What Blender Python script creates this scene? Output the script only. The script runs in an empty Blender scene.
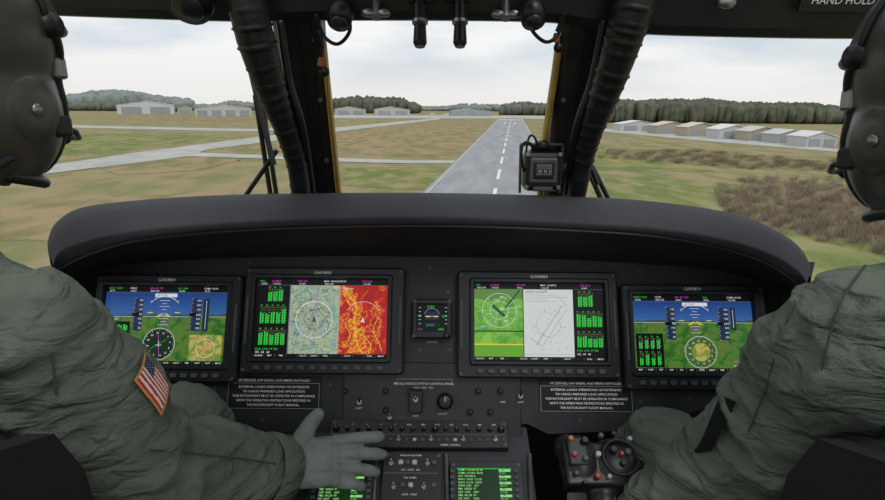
import bpy, bmesh, math, random
from mathutils import Vector, Matrix, noise
from mathutils.bvhtree import BVHTree
random.seed(7)
S = bpy.context.scene; COL = S.collection
S.view_settings.view_transform = 'Standard'
V = Vector
def rad(a): return math.radians(a)
# ------------------------------------------------------------ camera frame
f = 560.0; pit = rad(14.7); rol = rad(0.4)
F = V((0, math.cos(pit), -math.sin(pit))); U0 = V((0, math.sin(pit), math.cos(pit))); X0 = V((1,0,0))
R = X0*math.cos(rol) + U0*math.sin(rol); U = U0*math.cos(rol) - X0*math.sin(rol)
H = 30.0
def ray(px, py): return F + R*((px-442.5)/f) + U*((250-py)/f)
def at(px, py, d): return ray(px, py)*d
def gnd(px, py, z=0.0):
    r = ray(px, py); return r*((-H+z)/r.z)
cam = bpy.data.objects.new('camera', bpy.data.cameras.new('camera')); COL.objects.link(cam)
cam.data.sensor_width = 36; cam.data.lens = f*36/885; cam.data.clip_start = .01; cam.data.clip_end = 20000
m = Matrix.Identity(4)
for i in range(3):
    m[i][0] = R[i]; m[i][1] = U[i]; m[i][2] = -F[i]
cam.matrix_world = m; S.camera = cam
# ------------------------------------------------------------ materials
def l1(c):
    c /= 255.0
    return c/12.92 if c <= .04045 else ((c+.055)/1.055)**2.4
def lin(c): return (l1(c[0]), l1(c[1]), l1(c[2]), 1.0)
MATS = {}
def mat(name, c, rough=.6, metal=0.0, var=.15, scale=25, bump=.1, bscale=180, c2=None, spec=.4, detail=4, lo=.35, hi=.65, folds=0, fst=.45, fdist=.004, stretch=None):
    if name in MATS: return MATS[name]
    M = bpy.data.materials.new(name); M.use_nodes = True; nt = M.node_tree; N = nt.nodes; L = nt.links
    b = N['Principled BSDF']; b.inputs['Roughness'].default_value = rough; b.inputs['Metallic'].default_value = metal
    b.inputs['Specular IOR Level'].default_value = spec
    tc = N.new('ShaderNodeTexCoord'); no = N.new('ShaderNodeTexNoise'); no.inputs['Scale'].default_value = scale; no.inputs['Detail'].default_value = detail
    if stretch:
        ms = N.new('ShaderNodeMapping'); ms.inputs['Scale'].default_value = stretch; L.new(tc.outputs['Object'], ms.inputs['Vector']); L.new(ms.outputs['Vector'], no.inputs['Vector'])
    else: L.new(tc.outputs['Object'], no.inputs['Vector'])
    r = N.new('ShaderNodeValToRGB'); L.new(no.outputs['Fac'], r.inputs['Fac']); L.new(r.outputs['Color'], b.inputs['Base Color'])
    k = lin(c)
    a = tuple(x*(1-var) for x in k[:3])+(1,); d = lin(c2) if c2 else tuple(min(1, x*(1+var)) for x in k[:3])+(1,)
    if c2: a = k
    r.color_ramp.elements[0].color = a; r.color_ramp.elements[1].color = d
    r.color_ramp.elements[0].position = lo; r.color_ramp.elements[1].position = hi
    if bump > 0:
        n2 = N.new('ShaderNodeTexNoise'); n2.inputs['Scale'].default_value = bscale; L.new(tc.outputs['Object'], n2.inputs['Vector'])
        bp = N.new('ShaderNodeBump'); bp.inputs['Strength'].default_value = bump; bp.inputs['Distance'].default_value = .002
        L.new(n2.outputs['Fac'], bp.inputs['Height']); L.new(bp.outputs['Normal'], b.inputs['Normal'])
        if folds:
            mp_ = N.new('ShaderNodeMapping'); mp_.inputs['Scale'].default_value = (1,.8,2.2); mp_.inputs['Rotation'].default_value = (rad(25),rad(15),0)
            n3 = N.new('ShaderNodeTexNoise'); n3.inputs['Scale'].default_value = folds; n3.inputs['Detail'].default_value = 2.5; n3.inputs['Distortion'].default_value = .9
            L.new(tc.outputs['Object'], mp_.inputs['Vector']); L.new(mp_.outputs['Vector'], n3.inputs['Vector'])
            b2 = N.new('ShaderNodeBump'); b2.inputs['Strength'].default_value = fst; b2.inputs['Distance'].default_value = fdist*5
            L.new(n3.outputs['Fac'], b2.inputs['Height']); L.new(b2.outputs['Normal'], bp.inputs['Normal'])
    MATS[name] = M; return M
def attr_mat(name, emit):
    M = bpy.data.materials.new(name); M.use_nodes = True; nt = M.node_tree; N = nt.nodes; L = nt.links
    b = N['Principled BSDF']; a = N.new('ShaderNodeVertexColor'); a.layer_name = 'Col'
    if emit:
        L.new(a.outputs['Color'], b.inputs['Emission Color']); b.inputs['Emission Strength'].default_value = emit
        b.inputs['Base Color'].default_value = (.01,.01,.01,1); b.inputs['Roughness'].default_value = .35; b.inputs['Specular IOR Level'].default_value = .2
    else:
        L.new(a.outputs['Color'], b.inputs['Base Color']); b.inputs['Roughness'].default_value = .7
    return M
M_EM = attr_mat('screen_glow', .85); M_PR = attr_mat('print', 0)
def emap(name, cols, scale, dist=.6, strength=.82):
    M = bpy.data.materials.new(name); M.use_nodes = True; nt = M.node_tree; N = nt.nodes; L = nt.links
    b = N['Principled BSDF']; b.inputs['Base Color'].default_value = (.01,.01,.01,1); b.inputs['Roughness'].default_value = .4
    tc = N.new('ShaderNodeTexCoord'); no = N.new('ShaderNodeTexNoise'); no.inputs['Scale'].default_value = scale; no.inputs['Detail'].default_value = 9
    no.inputs['Distortion'].default_value = dist; no.inputs['Roughness'].default_value = .62
    L.new(tc.outputs['Object'], no.inputs['Vector']); r = N.new('ShaderNodeValToRGB'); L.new(no.outputs['Fac'], r.inputs['Fac'])
    e = r.color_ramp.elements
    while len(e) < len(cols): e.new(.5)
    for i, (p, c) in enumerate(cols): e[i].position = p; e[i].color = lin(c)
    L.new(r.outputs['Color'], b.inputs['Emission Color']); b.inputs['Emission Strength'].default_value = strength
    return M
M_TERR = emap('terrain_map', [(0,(120,6,8)),(.43,(165,10,12)),(.54,(188,14,14)),(.57,(222,150,34)),(.585,(190,30,16)),(.7,(130,6,8))], 34, .3, .9)
M_TERY = emap('terrain_valley', [(0,(180,14,14)),(.40,(196,30,16)),(.44,(232,180,44)),(.475,(214,80,24)),(.52,(200,34,16)),(.55,(236,196,56)),(.58,(206,70,20)),(.63,(186,16,14))], 46, .2, .9)
M_MAP = emap('pale_map', [(0,(90,135,140)),(.42,(130,165,155)),(.48,(190,194,168)),(.53,(140,170,140)),(.57,(120,155,120)),(.62,(196,190,166))], 70)
M_SVT = emap('green_terrain', [(0,(26,72,22)),(.42,(40,100,30)),(.5,(70,126,40)),(.58,(104,116,56)),(.66,(56,110,34))], 60)
M_SVB = emap('bright_green_terrain', [(0,(50,120,30)),(.45,(84,160,40)),(.55,(120,190,60)),(.65,(90,150,50))], 40)
M_TAN = emap('small_map', [(0,(70,120,50)),(.48,(120,150,60)),(.55,(205,170,90)),(.65,(150,190,90))], 60)
BLK = mat('black_panel', (38,40,44), .55, var=.12, bump=.15)
BLK2 = mat('black_plastic', (24,24,26), .38, bump=.05)
BEZ = mat('bezel_black', (33,34,37), .4, bump=.1)
BTN = mat('button_grey', (72,74,76), .5)
HOODM = mat('glareshield_vinyl', (51,53,56), .75, var=.12, scale=8, bump=.5, bscale=350)
POST = mat('post_black', (28,28,30), .45, var=.2, scale=12, bump=.2)
HOSE = mat('hose_black', (24,24,26), .42, bump=.5, bscale=120)
YEL = mat('primer_yellow', (176,146,70), .6, scale=30)
STEEL = mat('steel', (150,150,150), .35, metal=.9)
SUIT = mat('flight_suit', (105,112,100), .85, var=.2, scale=14, bump=.7, bscale=520, spec=.2, folds=19, fst=.8, fdist=.0042, detail=8)
SEAM = mat('suit_seam', (76,80,70), .9, spec=.1)
PATCHM = mat('sleeve_patch_black', (30,30,31), .85, bump=.4, bscale=200, spec=.15)
GLOVE = mat('grey_glove', (116,123,117), .85, var=.14, scale=30, bump=.4, bscale=300, spec=.2, folds=70, fst=.3, fdist=.0007)
SKIN = mat('skin', (196,150,124), .55, var=.08)
HELM = mat('helmet_olive', (68,66,60), .33, var=.2, scale=11, bump=.05, detail=8)
DARK = mat('dark_rubber', (24,24,26), .45)
SEATM = mat('seat_black', (30,29,29), .8, bump=.5, bscale=90)
BOOT = mat('boot_leather', (36,30,26), .5)
RED = mat('red_button', (170,48,36), .4); ORG = mat('orange_cap', (190,98,50), .5); WHT = mat('pale_grey_cap', (165,165,160), .5)
# ------------------------------------------------------------ mesh builder
def rr(cx, cy, w, h, r, z, n=4):
    pts = []
    for (sx, sy, a0) in ((1,1,0),(-1,1,90),(-1,-1,180),(1,-1,270)):
        for k in range(n):
            a = rad(a0+90*k/(n-1)); pts.append(V((cx+sx*(w/2-r)+r*math.cos(a), cy+sy*(h/2-r)+r*math.sin(a), z)))
    return pts
def circ(cx, cy, r, z, n=20): return [V((cx+r*math.cos(2*math.pi*k/n), cy+r*math.sin(2*math.pi*k/n), z)) for k in range(n)]
def crom(pts, n):
    P = [V(p) for p in pts]; out = []; m_ = len(P)-1
    for i in range(n):
        s = i/(n-1)*m_; k = min(int(s), m_-1); t = s-k
        a = P[max(k-1,0)]; b = P[k]; c = P[k+1]; d = P[min(k+2,m_)]
        out.append(.5*((2*b)+(c-a)*t+(2*a-5*b+4*c-d)*t*t+(3*b-a-3*c+d)*t**3))
    return out
PM = {}
class MB:
    def __init__(s): s.bm = bmesh.new()
    def loft(s, loops, closed=True, cap0=False, cap1=False):
        vs = [[s.bm.verts.new(p) for p in l] for l in loops]; n = len(vs[0])
        for a, b in zip(vs, vs[1:]):
            for i in range(n if closed else n-1):
                j = (i+1) % n
                try: s.bm.faces.new((a[i], a[j], b[j], b[i]))
                except ValueError: pass
        if cap0: s.bm.faces.new(list(reversed(vs[0])))
        if cap1: s.bm.faces.new(vs[-1])
        return s
    def box(s, c, size, M=None, bev=0):
        r = bmesh.ops.create_cube(s.bm, size=1); vs = r['verts']
        T = Matrix.Translation(V(c)) @ (M.to_4x4() if M else Matrix.Identity(4)) @ Matrix.Diagonal((size[0], size[1], size[2], 1))
        bmesh.ops.transform(s.bm, matrix=T, verts=vs)
        if bev:
            es = list({e for v in vs for e in v.link_edges}); bmesh.ops.bevel(s.bm, geom=es, offset=bev, segments=2, affect='EDGES', profile=.5)
        return s
    def rbox(s, cx, cy, w, h, z0, z1, r=.003, b=.0015):
        return s.loft([rr(cx,cy,w,h,r,z0), rr(cx,cy,w,h,r,z1-b), rr(cx,cy,w-2*b,h-2*b,max(r-b,.0004),z1)], cap0=True, cap1=True)
    def turn(s, prof, cx=0, cy=0, n=20): return s.loft([circ(cx,cy,r,z,n) for r, z in prof], cap0=True, cap1=True)
    def ball(s, c, r, M=None, seg=16):
        if not hasattr(r, '__len__'): r = (r,r,r)
        q = bmesh.ops.create_uvsphere(s.bm, u_segments=seg, v_segments=max(8,seg*2//3), radius=1)
        bmesh.ops.transform(s.bm, matrix=Matrix.Translation(V(c)) @ (M.to_4x4() if M else Matrix.Identity(4)) @ Matrix.Diagonal((r[0],r[1],r[2],1)), verts=q['verts'])
        return s
    def tube(s, pts, rs, n=12, cap=True):
        pts = [V(p) for p in pts]
        if not hasattr(rs, '__len__'): rs = [rs]*len(pts)
        loops = []; prev = None
        for i, p in enumerate(pts):
            t = (pts[min(i+1,len(pts)-1)]-pts[max(i-1,0)]).normalized()
            if prev is None: a = t.orthogonal().normalized()
            else:
                a = prev - t*prev.dot(t)
                a = a.normalized() if a.length > 1e-6 else t.orthogonal().normalized()
            prev = a; b = t.cross(a)
            loops.append([p+(a*math.cos(2*math.pi*k/n)+b*math.sin(2*math.pi*k/n))*rs[i] for k in range(n)])
        return s.loft(loops, cap0=cap, cap1=cap)
    def prism(s, poly, z0, z1): return s.loft([[V((x,y,z0)) for x,y in poly], [V((x,y,z1)) for x,y in poly]], cap0=True, cap1=True)
    def build(s, name, mt, parent=None, smooth=False, world=False):
        bmesh.ops.recalc_face_normals(s.bm, faces=s.bm.faces)
        me = bpy.data.meshes.new(name); s.bm.to_mesh(me); s.bm.free()
        if world and parent: me.transform(PM[parent.name].inverted())
        me.materials.append(mt)
        if smooth: me.polygons.foreach_set('use_smooth', [True]*len(me.polygons))
        o = bpy.data.objects.new(name, me); COL.objects.link(o)
        if parent: o.parent = parent
        return o
def recenter(o, p=None):
    vs = [v.co for v in o.data.vertices]
    p = V(p) if p else V((sum(v.x for v in vs)/len(vs), sum(v.y for v in vs)/len(vs), min(v.z for v in vs)))
    o.data.transform(Matrix.Translation(-p)); o.location = p; return o
def tag(o, label=None, cat=None, group=None, kind=None):
    if label: o['label'] = label
    if cat: o['category'] = cat
    if group: o['group'] = group
    if kind: o['kind'] = kind
    return o
def thing(name, label, cat, M=None, group=None):
    o = bpy.data.objects.new(name, None); COL.objects.link(o); o.empty_display_size = .05
    M = M if M is not None else Matrix.Identity(4)
    o.matrix_world = M; PM[o.name] = M.copy()
    return tag(o, label, cat, group)
def T(p): return Matrix.Translation(V(p))
# ------------------------------------------------------------ flat artwork (screens, lettering)
TXT = {}
def text_geo(s):
    if s in TXT: return TXT[s]
    cu = bpy.data.curves.new('t', 'FONT'); cu.body = s; cu.size = 1; cu.resolution_u = 2; cu.offset = .004
    o = bpy.data.objects.new('t', cu); COL.objects.link(o)
    dg = bpy.context.evaluated_depsgraph_get(); me = bpy.data.meshes.new_from_object(o.evaluated_get(dg))
    vs = [(v.co.x, v.co.y) for v in me.vertices]; fs = [tuple(p.vertices) for p in me.polygons]
    bpy.data.objects.remove(o); bpy.data.curves.remove(cu); bpy.data.meshes.remove(me)
    w = max([v[0] for v in vs] or [0]); TXT[s] = (vs, fs, w); return TXT[s]
class Art:
    def __init__(s, mp, z, k): s.mp = mp; s.z = z; s.k = k; s.v = []; s.f = []; s.c = []; s.m = []
    def poly(s, pts, c, mi=0):
        s.z += 1.2e-5; b = len(s.v)
        for p in pts: x, y = s.mp(*p); s.v.append((x, y, s.z))
        s.f.append(tuple(range(b, b+len(pts)))); s.c.append(lin(c)); s.m.append(mi); return s
    def rect(s, x0, y0, x1, y1, c, mi=0): return s.poly([(x0,y1),(x1,y1),(x1,y0),(x0,y0)], c, mi)
    def line(s, x0, y0, x1, y1, w, c, mi=0):
        d = math.hypot(x1-x0, y1-y0) or 1; nx, ny = -(y1-y0)/d*w/2, (x1-x0)/d*w/2
        return s.poly([(x0+nx,y0+ny),(x1+nx,y1+ny),(x1-nx,y1-ny),(x0-nx,y0-ny)], c, mi)
    def disc(s, cx, cy, r, c, n=24, mi=0): return s.poly([(cx+r*math.cos(2*math.pi*k/n), cy-r*math.sin(2*math.pi*k/n)) for k in range(n)], c, mi)
    def ring(s, cx, cy, r, w, c, a0=0, a1=360, n=28):
        for k in range(n):
            a = rad(a0+(a1-a0)*k/n); b = rad(a0+(a1-a0)*(k+1)/n)
            s.line(cx+r*math.cos(a), cy-r*math.sin(a), cx+r*math.cos(b), cy-r*math.sin(b), w, c); s.z -= 1.2e-5
        s.z += 1.2e-5; return s
    def text(s, t, x, y, h, c, al=0.0):
        vs, fs, w = text_geo(t); s.z += 1.2e-5; b = len(s.v); k = h/.7
        for vx, vy in vs:
            X, Y = s.mp(x+(vx-w*al)*k, y-vy*k); s.v.append((X, Y, s.z))
        for q in fs: s.f.append(tuple(i+b for i in q)); s.c.append(lin(c)); s.m.append(0)
        return s
    def build(s, name, mats, parent=None):
        me = bpy.data.meshes.new(name); me.from_pydata(s.v, [], s.f)
        ca = me.color_attributes.new('Col', 'FLOAT_COLOR', 'CORNER'); i = 0
        for p, c in zip(me.polygons, s.c):
            for _ in range(p.loop_total): ca.data[i].color = c; i += 1
        for mm in mats: me.materials.append(mm)
        me.polygons.foreach_set('material_index', s.m)
        o = bpy.data.objects.new(name, me); COL.objects.link(o)
        if parent: o.parent = parent
        return o
class Plane:
    def __init__(s, P, tilt): s.M = T(P) @ Matrix.Rotation(rad(90-tilt), 4, 'X'); s.I = s.M.inverted(); s.P = V(P); s.N = s.M.to_3x3() @ V((0,0,1))
    def hit(s, px, py): r = ray(px, py); return r*(s.P.dot(s.N)/r.dot(s.N))
    def loc(s, px, py): q = s.I @ s.hit(px, py); return q.x, q.y
    def root(s, px, py): x, y = s.loc(px, py); return s.M @ T((x, y, 0))
    def mapper(s, rx, ry, ax, ay):
        ux, uy = s.loc(rx, ry); vx, vy = s.loc(ax, ay)
        kx = (s.loc(ax+20, ay)[0]-s.loc(ax-20, ay)[0])/40; ky = (s.loc(ax, ay-20)[1]-s.loc(ax, ay+20)[1])/40
        return (lambda x, y: (vx-ux+(x-ax)*kx, vy-uy-(y-ay)*ky)), kx, ky
PANEL = Plane(at(442, 330, 1.05), 25)
CONS = Plane(PANEL.hit(430, 421), 58)

# ============================================================ WORLD OUTSIDE
w = bpy.data.worlds.new('overcast_sky'); S.world = w; w.use_nodes = True; nt = w.node_tree; N = nt.nodes; L = nt.links
bg = N['Background']; tc = N.new('ShaderNodeTexCoord'); mp = N.new('ShaderNodeMapping'); mp.inputs['Scale'].default_value = (1.0, 1.0, 4.5)
no = N.new('ShaderNodeTexNoise'); no.inputs['Scale'].default_value = 2.8; no.inputs['Detail'].default_value = 6; no.inputs['Roughness'].default_value = .5
rp = N.new('ShaderNodeValToRGB'); rp.color_ramp.elements[0].position = .38; rp.color_ramp.elements[1].position = .58
rp.color_ramp.elements[0].color = lin((202,215,226)); rp.color_ramp.elements[1].color = lin((247,248,248))
L.new(tc.outputs['Generated'], mp.inputs['Vector']); L.new(mp.outputs['Vector'], no.inputs['Vector']); L.new(no.outputs['Fac'], rp.inputs['Fac'])
sx = N.new('ShaderNodeSeparateXYZ'); L.new(tc.outputs['Generated'], sx.inputs['Vector'])
r2 = N.new('ShaderNodeValToRGB'); r2.color_ramp.elements[0].position = 0; r2.color_ramp.elements[0].color = (1,1,1,1)
r2.color_ramp.elements[1].position = .1; r2.color_ramp.elements[1].color = (0,0,0,1); L.new(sx.outputs['Z'], r2.inputs['Fac'])
mx = N.new('ShaderNodeMix'); mx.data_type = 'RGBA'; L.new(r2.outputs['Color'], mx.inputs['Factor']); L.new(rp.outputs['Color'], mx.inputs['A']); mx.inputs['B'].default_value = lin((237,236,233))
L.new(mx.outputs['Result'], bg.inputs['Color']); bg.inputs['Strength'].default_value = 1.0
sun = bpy.data.objects.new('sun', bpy.data.lights.new('sun', 'SUN')); COL.objects.link(sun); sun.data.energy = 1.1; sun.data.angle = rad(20)
sun.rotation_euler = (rad(30), rad(18), 0); sun.location = (0,0,50)

ST = (1,.45,1)
GRASS = mat('dry_grass', (150,136,104), .95, scale=.07, c2=(124,125,84), bump=0, detail=15, spec=.05, lo=.42, hi=.60, stretch=ST)
GREEN = mat('green_grass', (108,120,68), .95, scale=.12, c2=(146,138,98), bump=0, detail=15, spec=.05, lo=.42, hi=.62, stretch=ST)
BROWN = mat('brown_grass', (154,135,104), .95, scale=.12, c2=(122,119,80), bump=0, detail=15, spec=.05, lo=.42, hi=.62, stretch=ST)
BRUSH = mat('brush_floor', (126,112,90), .95, scale=.14, c2=(122,120,84), bump=0, detail=15, spec=.05, lo=.42, hi=.62, stretch=ST)
ASPH = mat('runway_asphalt', (134,136,139), .9, scale=.15, c2=(154,155,156), bump=0, detail=12, stretch=(1,.15,1))
CONC = mat('taxiway_concrete', (156,156,150), .9, scale=.08, c2=(180,178,172), bump=0, detail=12)
PAINT = mat('runway_paint', (216,216,212), .8, bump=0)
def struct(o, label=None): o['kind'] = 'structure'; (label and o.__setitem__('label', label)); return o
g = MB(); g.loft([[V((-5000,-800,-H)), V((5000,-800,-H))], [V((-5000,6000,-H)), V((5000,6000,-H))]], closed=False)
struct(g.build('ground', GRASS))
ZN = [0]
def patch(name, pts, mt, z, rough_=0):
    q = []; ZN[0] += 1; z += ZN[0]*.006
    for (a, b_), (c, d) in zip(pts, pts[1:]+pts[:1]):
        n = 24 if rough_ else 1
        for k in range(n):
            t_ = k/n; j = rough_*noise.noise(V((a+(c-a)*t_, (b_+(d-b_)*t_)*2, k*.2))); q.append((a+(c-a)*t_+j*2, b_+(d-b_)*t_+j*.6))
    b = MB(); fc = b.bm.faces.new([b.bm.verts.new(gnd(x, y, z)) for x, y in q]); bmesh.ops.triangulate(b.bm, faces=[fc]); return struct(b.build(name, mt))
patch('grass_field', [(30,152),(75,133),(215,135),(232,138),(150,147),(60,157)], GREEN, .05, 3)
patch('grass_field', [(200,147),(330,135),(420,124),(478,121),(470,134),(452,158),(300,153)], BROWN, .05, 3)
patch('grass_field', [(596,180),(650,176),(742,185),(728,212),(700,214),(590,205)], GREEN, .05, 4)
patch('grass_field', [(0,208),(90,199),(230,190),(240,200),(60,240),(0,240)], BROWN, .05, 3)
patch('grass_field', [(545,141),(640,150),(720,172),(560,170)], GREEN, .05, 3)
patch('grass_field', [(780,222),(900,240),(900,300),(780,300)], GREEN, .05, 4)
patch('brush_ground', [(724,192),(760,180),(840,184),(900,200),(900,250),(800,236),(726,214)], BRUSH, .05, 4)
patch('brush_ground', [(605,149),(700,149),(840,163),(840,172),(720,167),(620,157)], BRUSH, .05, 3)
patch('grass_field', [(345,168),(445,170),(425,190),(340,185)], GREEN, .05, 4)
patch('grass_field', [(90,165),(200,156),(240,160),(200,170),(120,175)], BROWN, .05, 3)
patch('taxiway', [(-60,184),(0,175),(60,163.5),(140,152),(230,140.5),(330,128),(440,117.8),(440,119.3),(350,130),(265,142),(205,150),(190,156),(100,167),(20,177),(-60,190)], CONC, .15)
patch('taxiway', [(186,152),(300,156.5),(400,160),(462,160.5),(455,163.5),(380,163),(290,159.5),(186,156)], CONC, .18)
patch('taxiway', [(66,125),(250,129),(330,125.5),(330,127.5),(250,131.5),(66,127.5)], CONC, .10)
patch('apron', [(60,114.5),(300,114.5),(420,113.5),(420,116),(250,121),(60,119)], BROWN, .08)
patch('apron', [(330,115),(520,115.5),(700,119),(700,121),(520,118.5),(330,118)], CONC, .10)
patch('apron', [(600,128),(720,137),(850,150),(850,153),(700,140.5),(600,131)], CONC, .10)
# runway
c0 = gnd(495,193); dv = ray(514,103.5); dv.z = 0; dv.normalize(); nv = V((dv.y, -dv.x, 0))
Rm = Matrix((( nv.x, dv.x, 0, c0.x), (nv.y, dv.y, 0, c0.y), (0,0,1,-H), (0,0,0,1)))
RW = 24.5; L1 = gnd(510,119.3).length - c0.length
def quad(b, x0, y0, x1, y1, z): b.loft([[V((x0,y0,z)), V((x1,y0,z))], [V((x0,y1,z)), V((x1,y1,z))]], closed=False)
rn = thing('runway', 'long grey asphalt runway with white centreline stripes running to the horizon', 'runway', Rm)
rn['kind'] = 'structure'; del rn['category']
b = MB(); quad(b, -RW, -180, RW, L1, .4); b.build('asphalt', ASPH, rn)
b = MB()
y = -150
while y < L1-90: quad(b, -.65, y, .65, y+36, .5); y += 61
for sgn in (-1, 1): quad(b, sgn*(RW-1.6)-.15, -180, sgn*(RW-1.6)+.15, L1-4, .5)
for k in range(10): quad(b, (k-4.5)*4.4-.9, L1-75, (k-4.5)*4.4+.9, L1-15, .5)
for sgn in (-1, 1): quad(b, sgn*8-1.5, L1-260, sgn*8+1.5, L1-210, .5)
b.build('markings', PAINT, rn)
# trees, with distance haze mixed into their colours
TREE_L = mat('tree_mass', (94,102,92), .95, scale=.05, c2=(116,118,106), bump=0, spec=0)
TREE_F = mat('hazed_far_trees', (122,131,128), .95, scale=.03, c2=(140,146,142), bump=0, spec=0)
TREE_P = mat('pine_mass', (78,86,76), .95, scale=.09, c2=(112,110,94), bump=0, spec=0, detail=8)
def treeline(name, label, pts, d, mt, rows=3, step=4, rad_=9, low=0, amp=1.6):
    b = MB(); x = pts[0][0]
    while x < pts[-1][0]:
        for (xa, ya), (xb, yb) in zip(pts, pts[1:]):
            if xa <= x <= xb: top = ya+(yb-ya)*(x-xa)/(xb-xa)
        for k in range(rows):
            dd = d*(1+.03*k)+random.uniform(-12,12); p = at(x+random.uniform(-3,3), top+1+amp*noise.noise(V((x*.04,k*.4,d)))*1.8+random.uniform(-.5,1.2)+(rows-1-k)*1.4, dd)
            h = p.z+H-low; r = rad_*random.uniform(.45,1.3)
            q = bmesh.ops.create_icosphere(b.bm, subdivisions=2, radius=1)
            for v in q['verts']:
                n_ = 1+.5*noise.noise(v.co*2.6+V((x,k,0)))
                zz = math.copysign(abs(v.co.z)**.6, v.co.z)
                v.co = V((p.x+v.co.x*r*n_, p.y+v.co.y*r*n_, -H+low+h*.5+zz*h*.5*(1+.12*(n_-1))))
        x += step*random.uniform(.5,1.5)
    o = b.build(name, mt, smooth=True); recenter(o); return tag(o, label, 'trees', kind='stuff')
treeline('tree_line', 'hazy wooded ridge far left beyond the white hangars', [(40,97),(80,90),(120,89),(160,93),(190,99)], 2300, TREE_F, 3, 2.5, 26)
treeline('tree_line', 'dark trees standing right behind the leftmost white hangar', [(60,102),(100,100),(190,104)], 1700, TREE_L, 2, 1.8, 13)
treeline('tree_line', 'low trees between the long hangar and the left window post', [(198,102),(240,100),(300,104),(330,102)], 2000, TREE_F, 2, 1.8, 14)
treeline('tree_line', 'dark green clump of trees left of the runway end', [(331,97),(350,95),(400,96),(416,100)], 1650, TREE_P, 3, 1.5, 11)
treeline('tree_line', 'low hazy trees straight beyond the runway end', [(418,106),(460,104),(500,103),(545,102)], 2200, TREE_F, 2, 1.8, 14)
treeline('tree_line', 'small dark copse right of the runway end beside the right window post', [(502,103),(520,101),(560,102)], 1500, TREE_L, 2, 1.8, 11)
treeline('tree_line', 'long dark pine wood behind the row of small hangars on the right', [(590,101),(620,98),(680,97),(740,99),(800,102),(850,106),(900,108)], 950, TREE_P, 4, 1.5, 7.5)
# hangars
def hangar(label, x0, x1, top, base, wallc, roofc, doors=2, depth=22):
    c = gnd((x0+x1)/2, base); a = gnd(x0, base); e = gnd(x1, base); wd = (e-a).length
    hh = at((x0+x1)/2, top, c.dot(F)).z + H; yaw = math.atan2((e-a).y, (e-a).x)
    t = thing('hangar', label, 'building', T(c) @ Matrix.Rotation(yaw, 4, 'Z'), 'airfield buildings')
    wm = mat('metal_wall_%d_%d_%d' % wallc, wallc, .7, scale=.4, bump=0, var=.05); rm = mat('metal_roof_%d_%d_%d' % roofc, roofc, .6, scale=.4, bump=0, var=.05)
    ev = hh*.68; b = MB(); s_ = [(-wd/2,0),(wd/2,0),(wd/2,ev),(0,hh*.97),(-wd/2,ev)]
    b.loft([[V((x,0,z)) for x,z in s_], [V((x,depth,z)) for x,z in s_]], cap0=True, cap1=True); b.build('wall', wm, t)
    b = MB(); q = [(-wd/2-.6,ev-.2),(0,hh),(wd/2+.6,ev-.2),(wd/2+.6,ev+.35),(0,hh+.6),(-wd/2-.6,ev+.35)]
    b.loft([[V((x,-.8,z)) for x,z in q], [V((x,depth+.8,z)) for x,z in q]], cap0=True, cap1=True); b.build('roof', rm, t)
    dm = mat('hangar_door', (150,154,156), .7, bump=0)
    for k in range(doors):
        b = MB(); cw = wd/doors; b.box((-wd/2+cw*(k+.5), -.2, ev*.4), (cw*.7, .4, ev*.8)); b.build('door', dm, t)
for a in [
 ('large white hangar at far left in front of the wooded ridge', 118,175,101,114,(196,198,198),(214,216,218),2),
 ('small pale shed just right of the large far-left hangar', 178,192,106,114,(170,168,160),(186,186,182),1),
 ('long white building left of the left window post', 196,252,105,116.5,(186,188,186),(214,214,212),4),
 ('low grey shed tucked behind the left wiper arms', 276,300,108,117,(160,160,158),(190,190,188),1),
 ('pale building below the dark tree clump, nearest the left post', 336,366,107,115,(176,178,174),(200,200,198),2),
 ('cream building between the tree clump and the parked aircraft', 376,410,107,115.5,(184,180,170),(200,198,192),2),
 ('flat grey terminal building left of the runway end', 452,492,109,116,(156,158,160),(184,186,188),3),
 ('white hangar at the left end of the right-hand row', 621,658,121,131,(190,192,190),(206,208,208),2),
 ('tan hangar second in the right-hand row', 657,688,122,134,(170,158,136),(192,186,174),2),
 ('beige hangar with tan doors third in the right-hand row', 687,718,123,136.5,(172,162,138),(194,190,178),2),
 ('white hangar in the middle of the right-hand row', 719,750,125,139,(188,190,188),(212,212,212),1),
 ('tan hangar fifth in the right-hand row', 749,779,127,141,(168,160,144),(190,186,178),2),
 ('grey-roofed hangar next to last in the right-hand row', 778,806,130,143.5,(168,170,170),(190,190,190),2),
 ('white hangar nearest the right pilot helmet', 806,836,132,147,(186,186,182),(208,208,206),2)]: hangar(*a)
def plane(px, py, label):
    c = gnd(px, py, 0); t = thing('parked_airplane', label, 'airplane', T(c), 'parked aircraft'); wm = mat('aircraft_white', (232,232,232), .4, bump=0)
    b = MB(); b.tube([(-6,0,2),(-3,0,2.4),(2,0,2.5),(8,0,3)], [.4,1.2,1.2,.3]); b.build('fuselage', wm, t, True)
    b = MB(); b.box((0,0,2.2), (2.4,15,.3)); b.build('wing', wm, t); b = MB(); b.box((7.6,0,4.2), (1.6,.25,2.6)); b.build('tail', wm, t)
    for q in ((-4.5,0),(0,1.5),(0,-1.5)):
        b = MB(); b.box((q[0],q[1],.8),(.6,.4,1.6)); b.build('wheel', DARK, t)
plane(432,115.2,'white light aircraft parked left of the terminal building'); plane(446,115.6,'white light aircraft parked closest to the terminal building')
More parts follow.
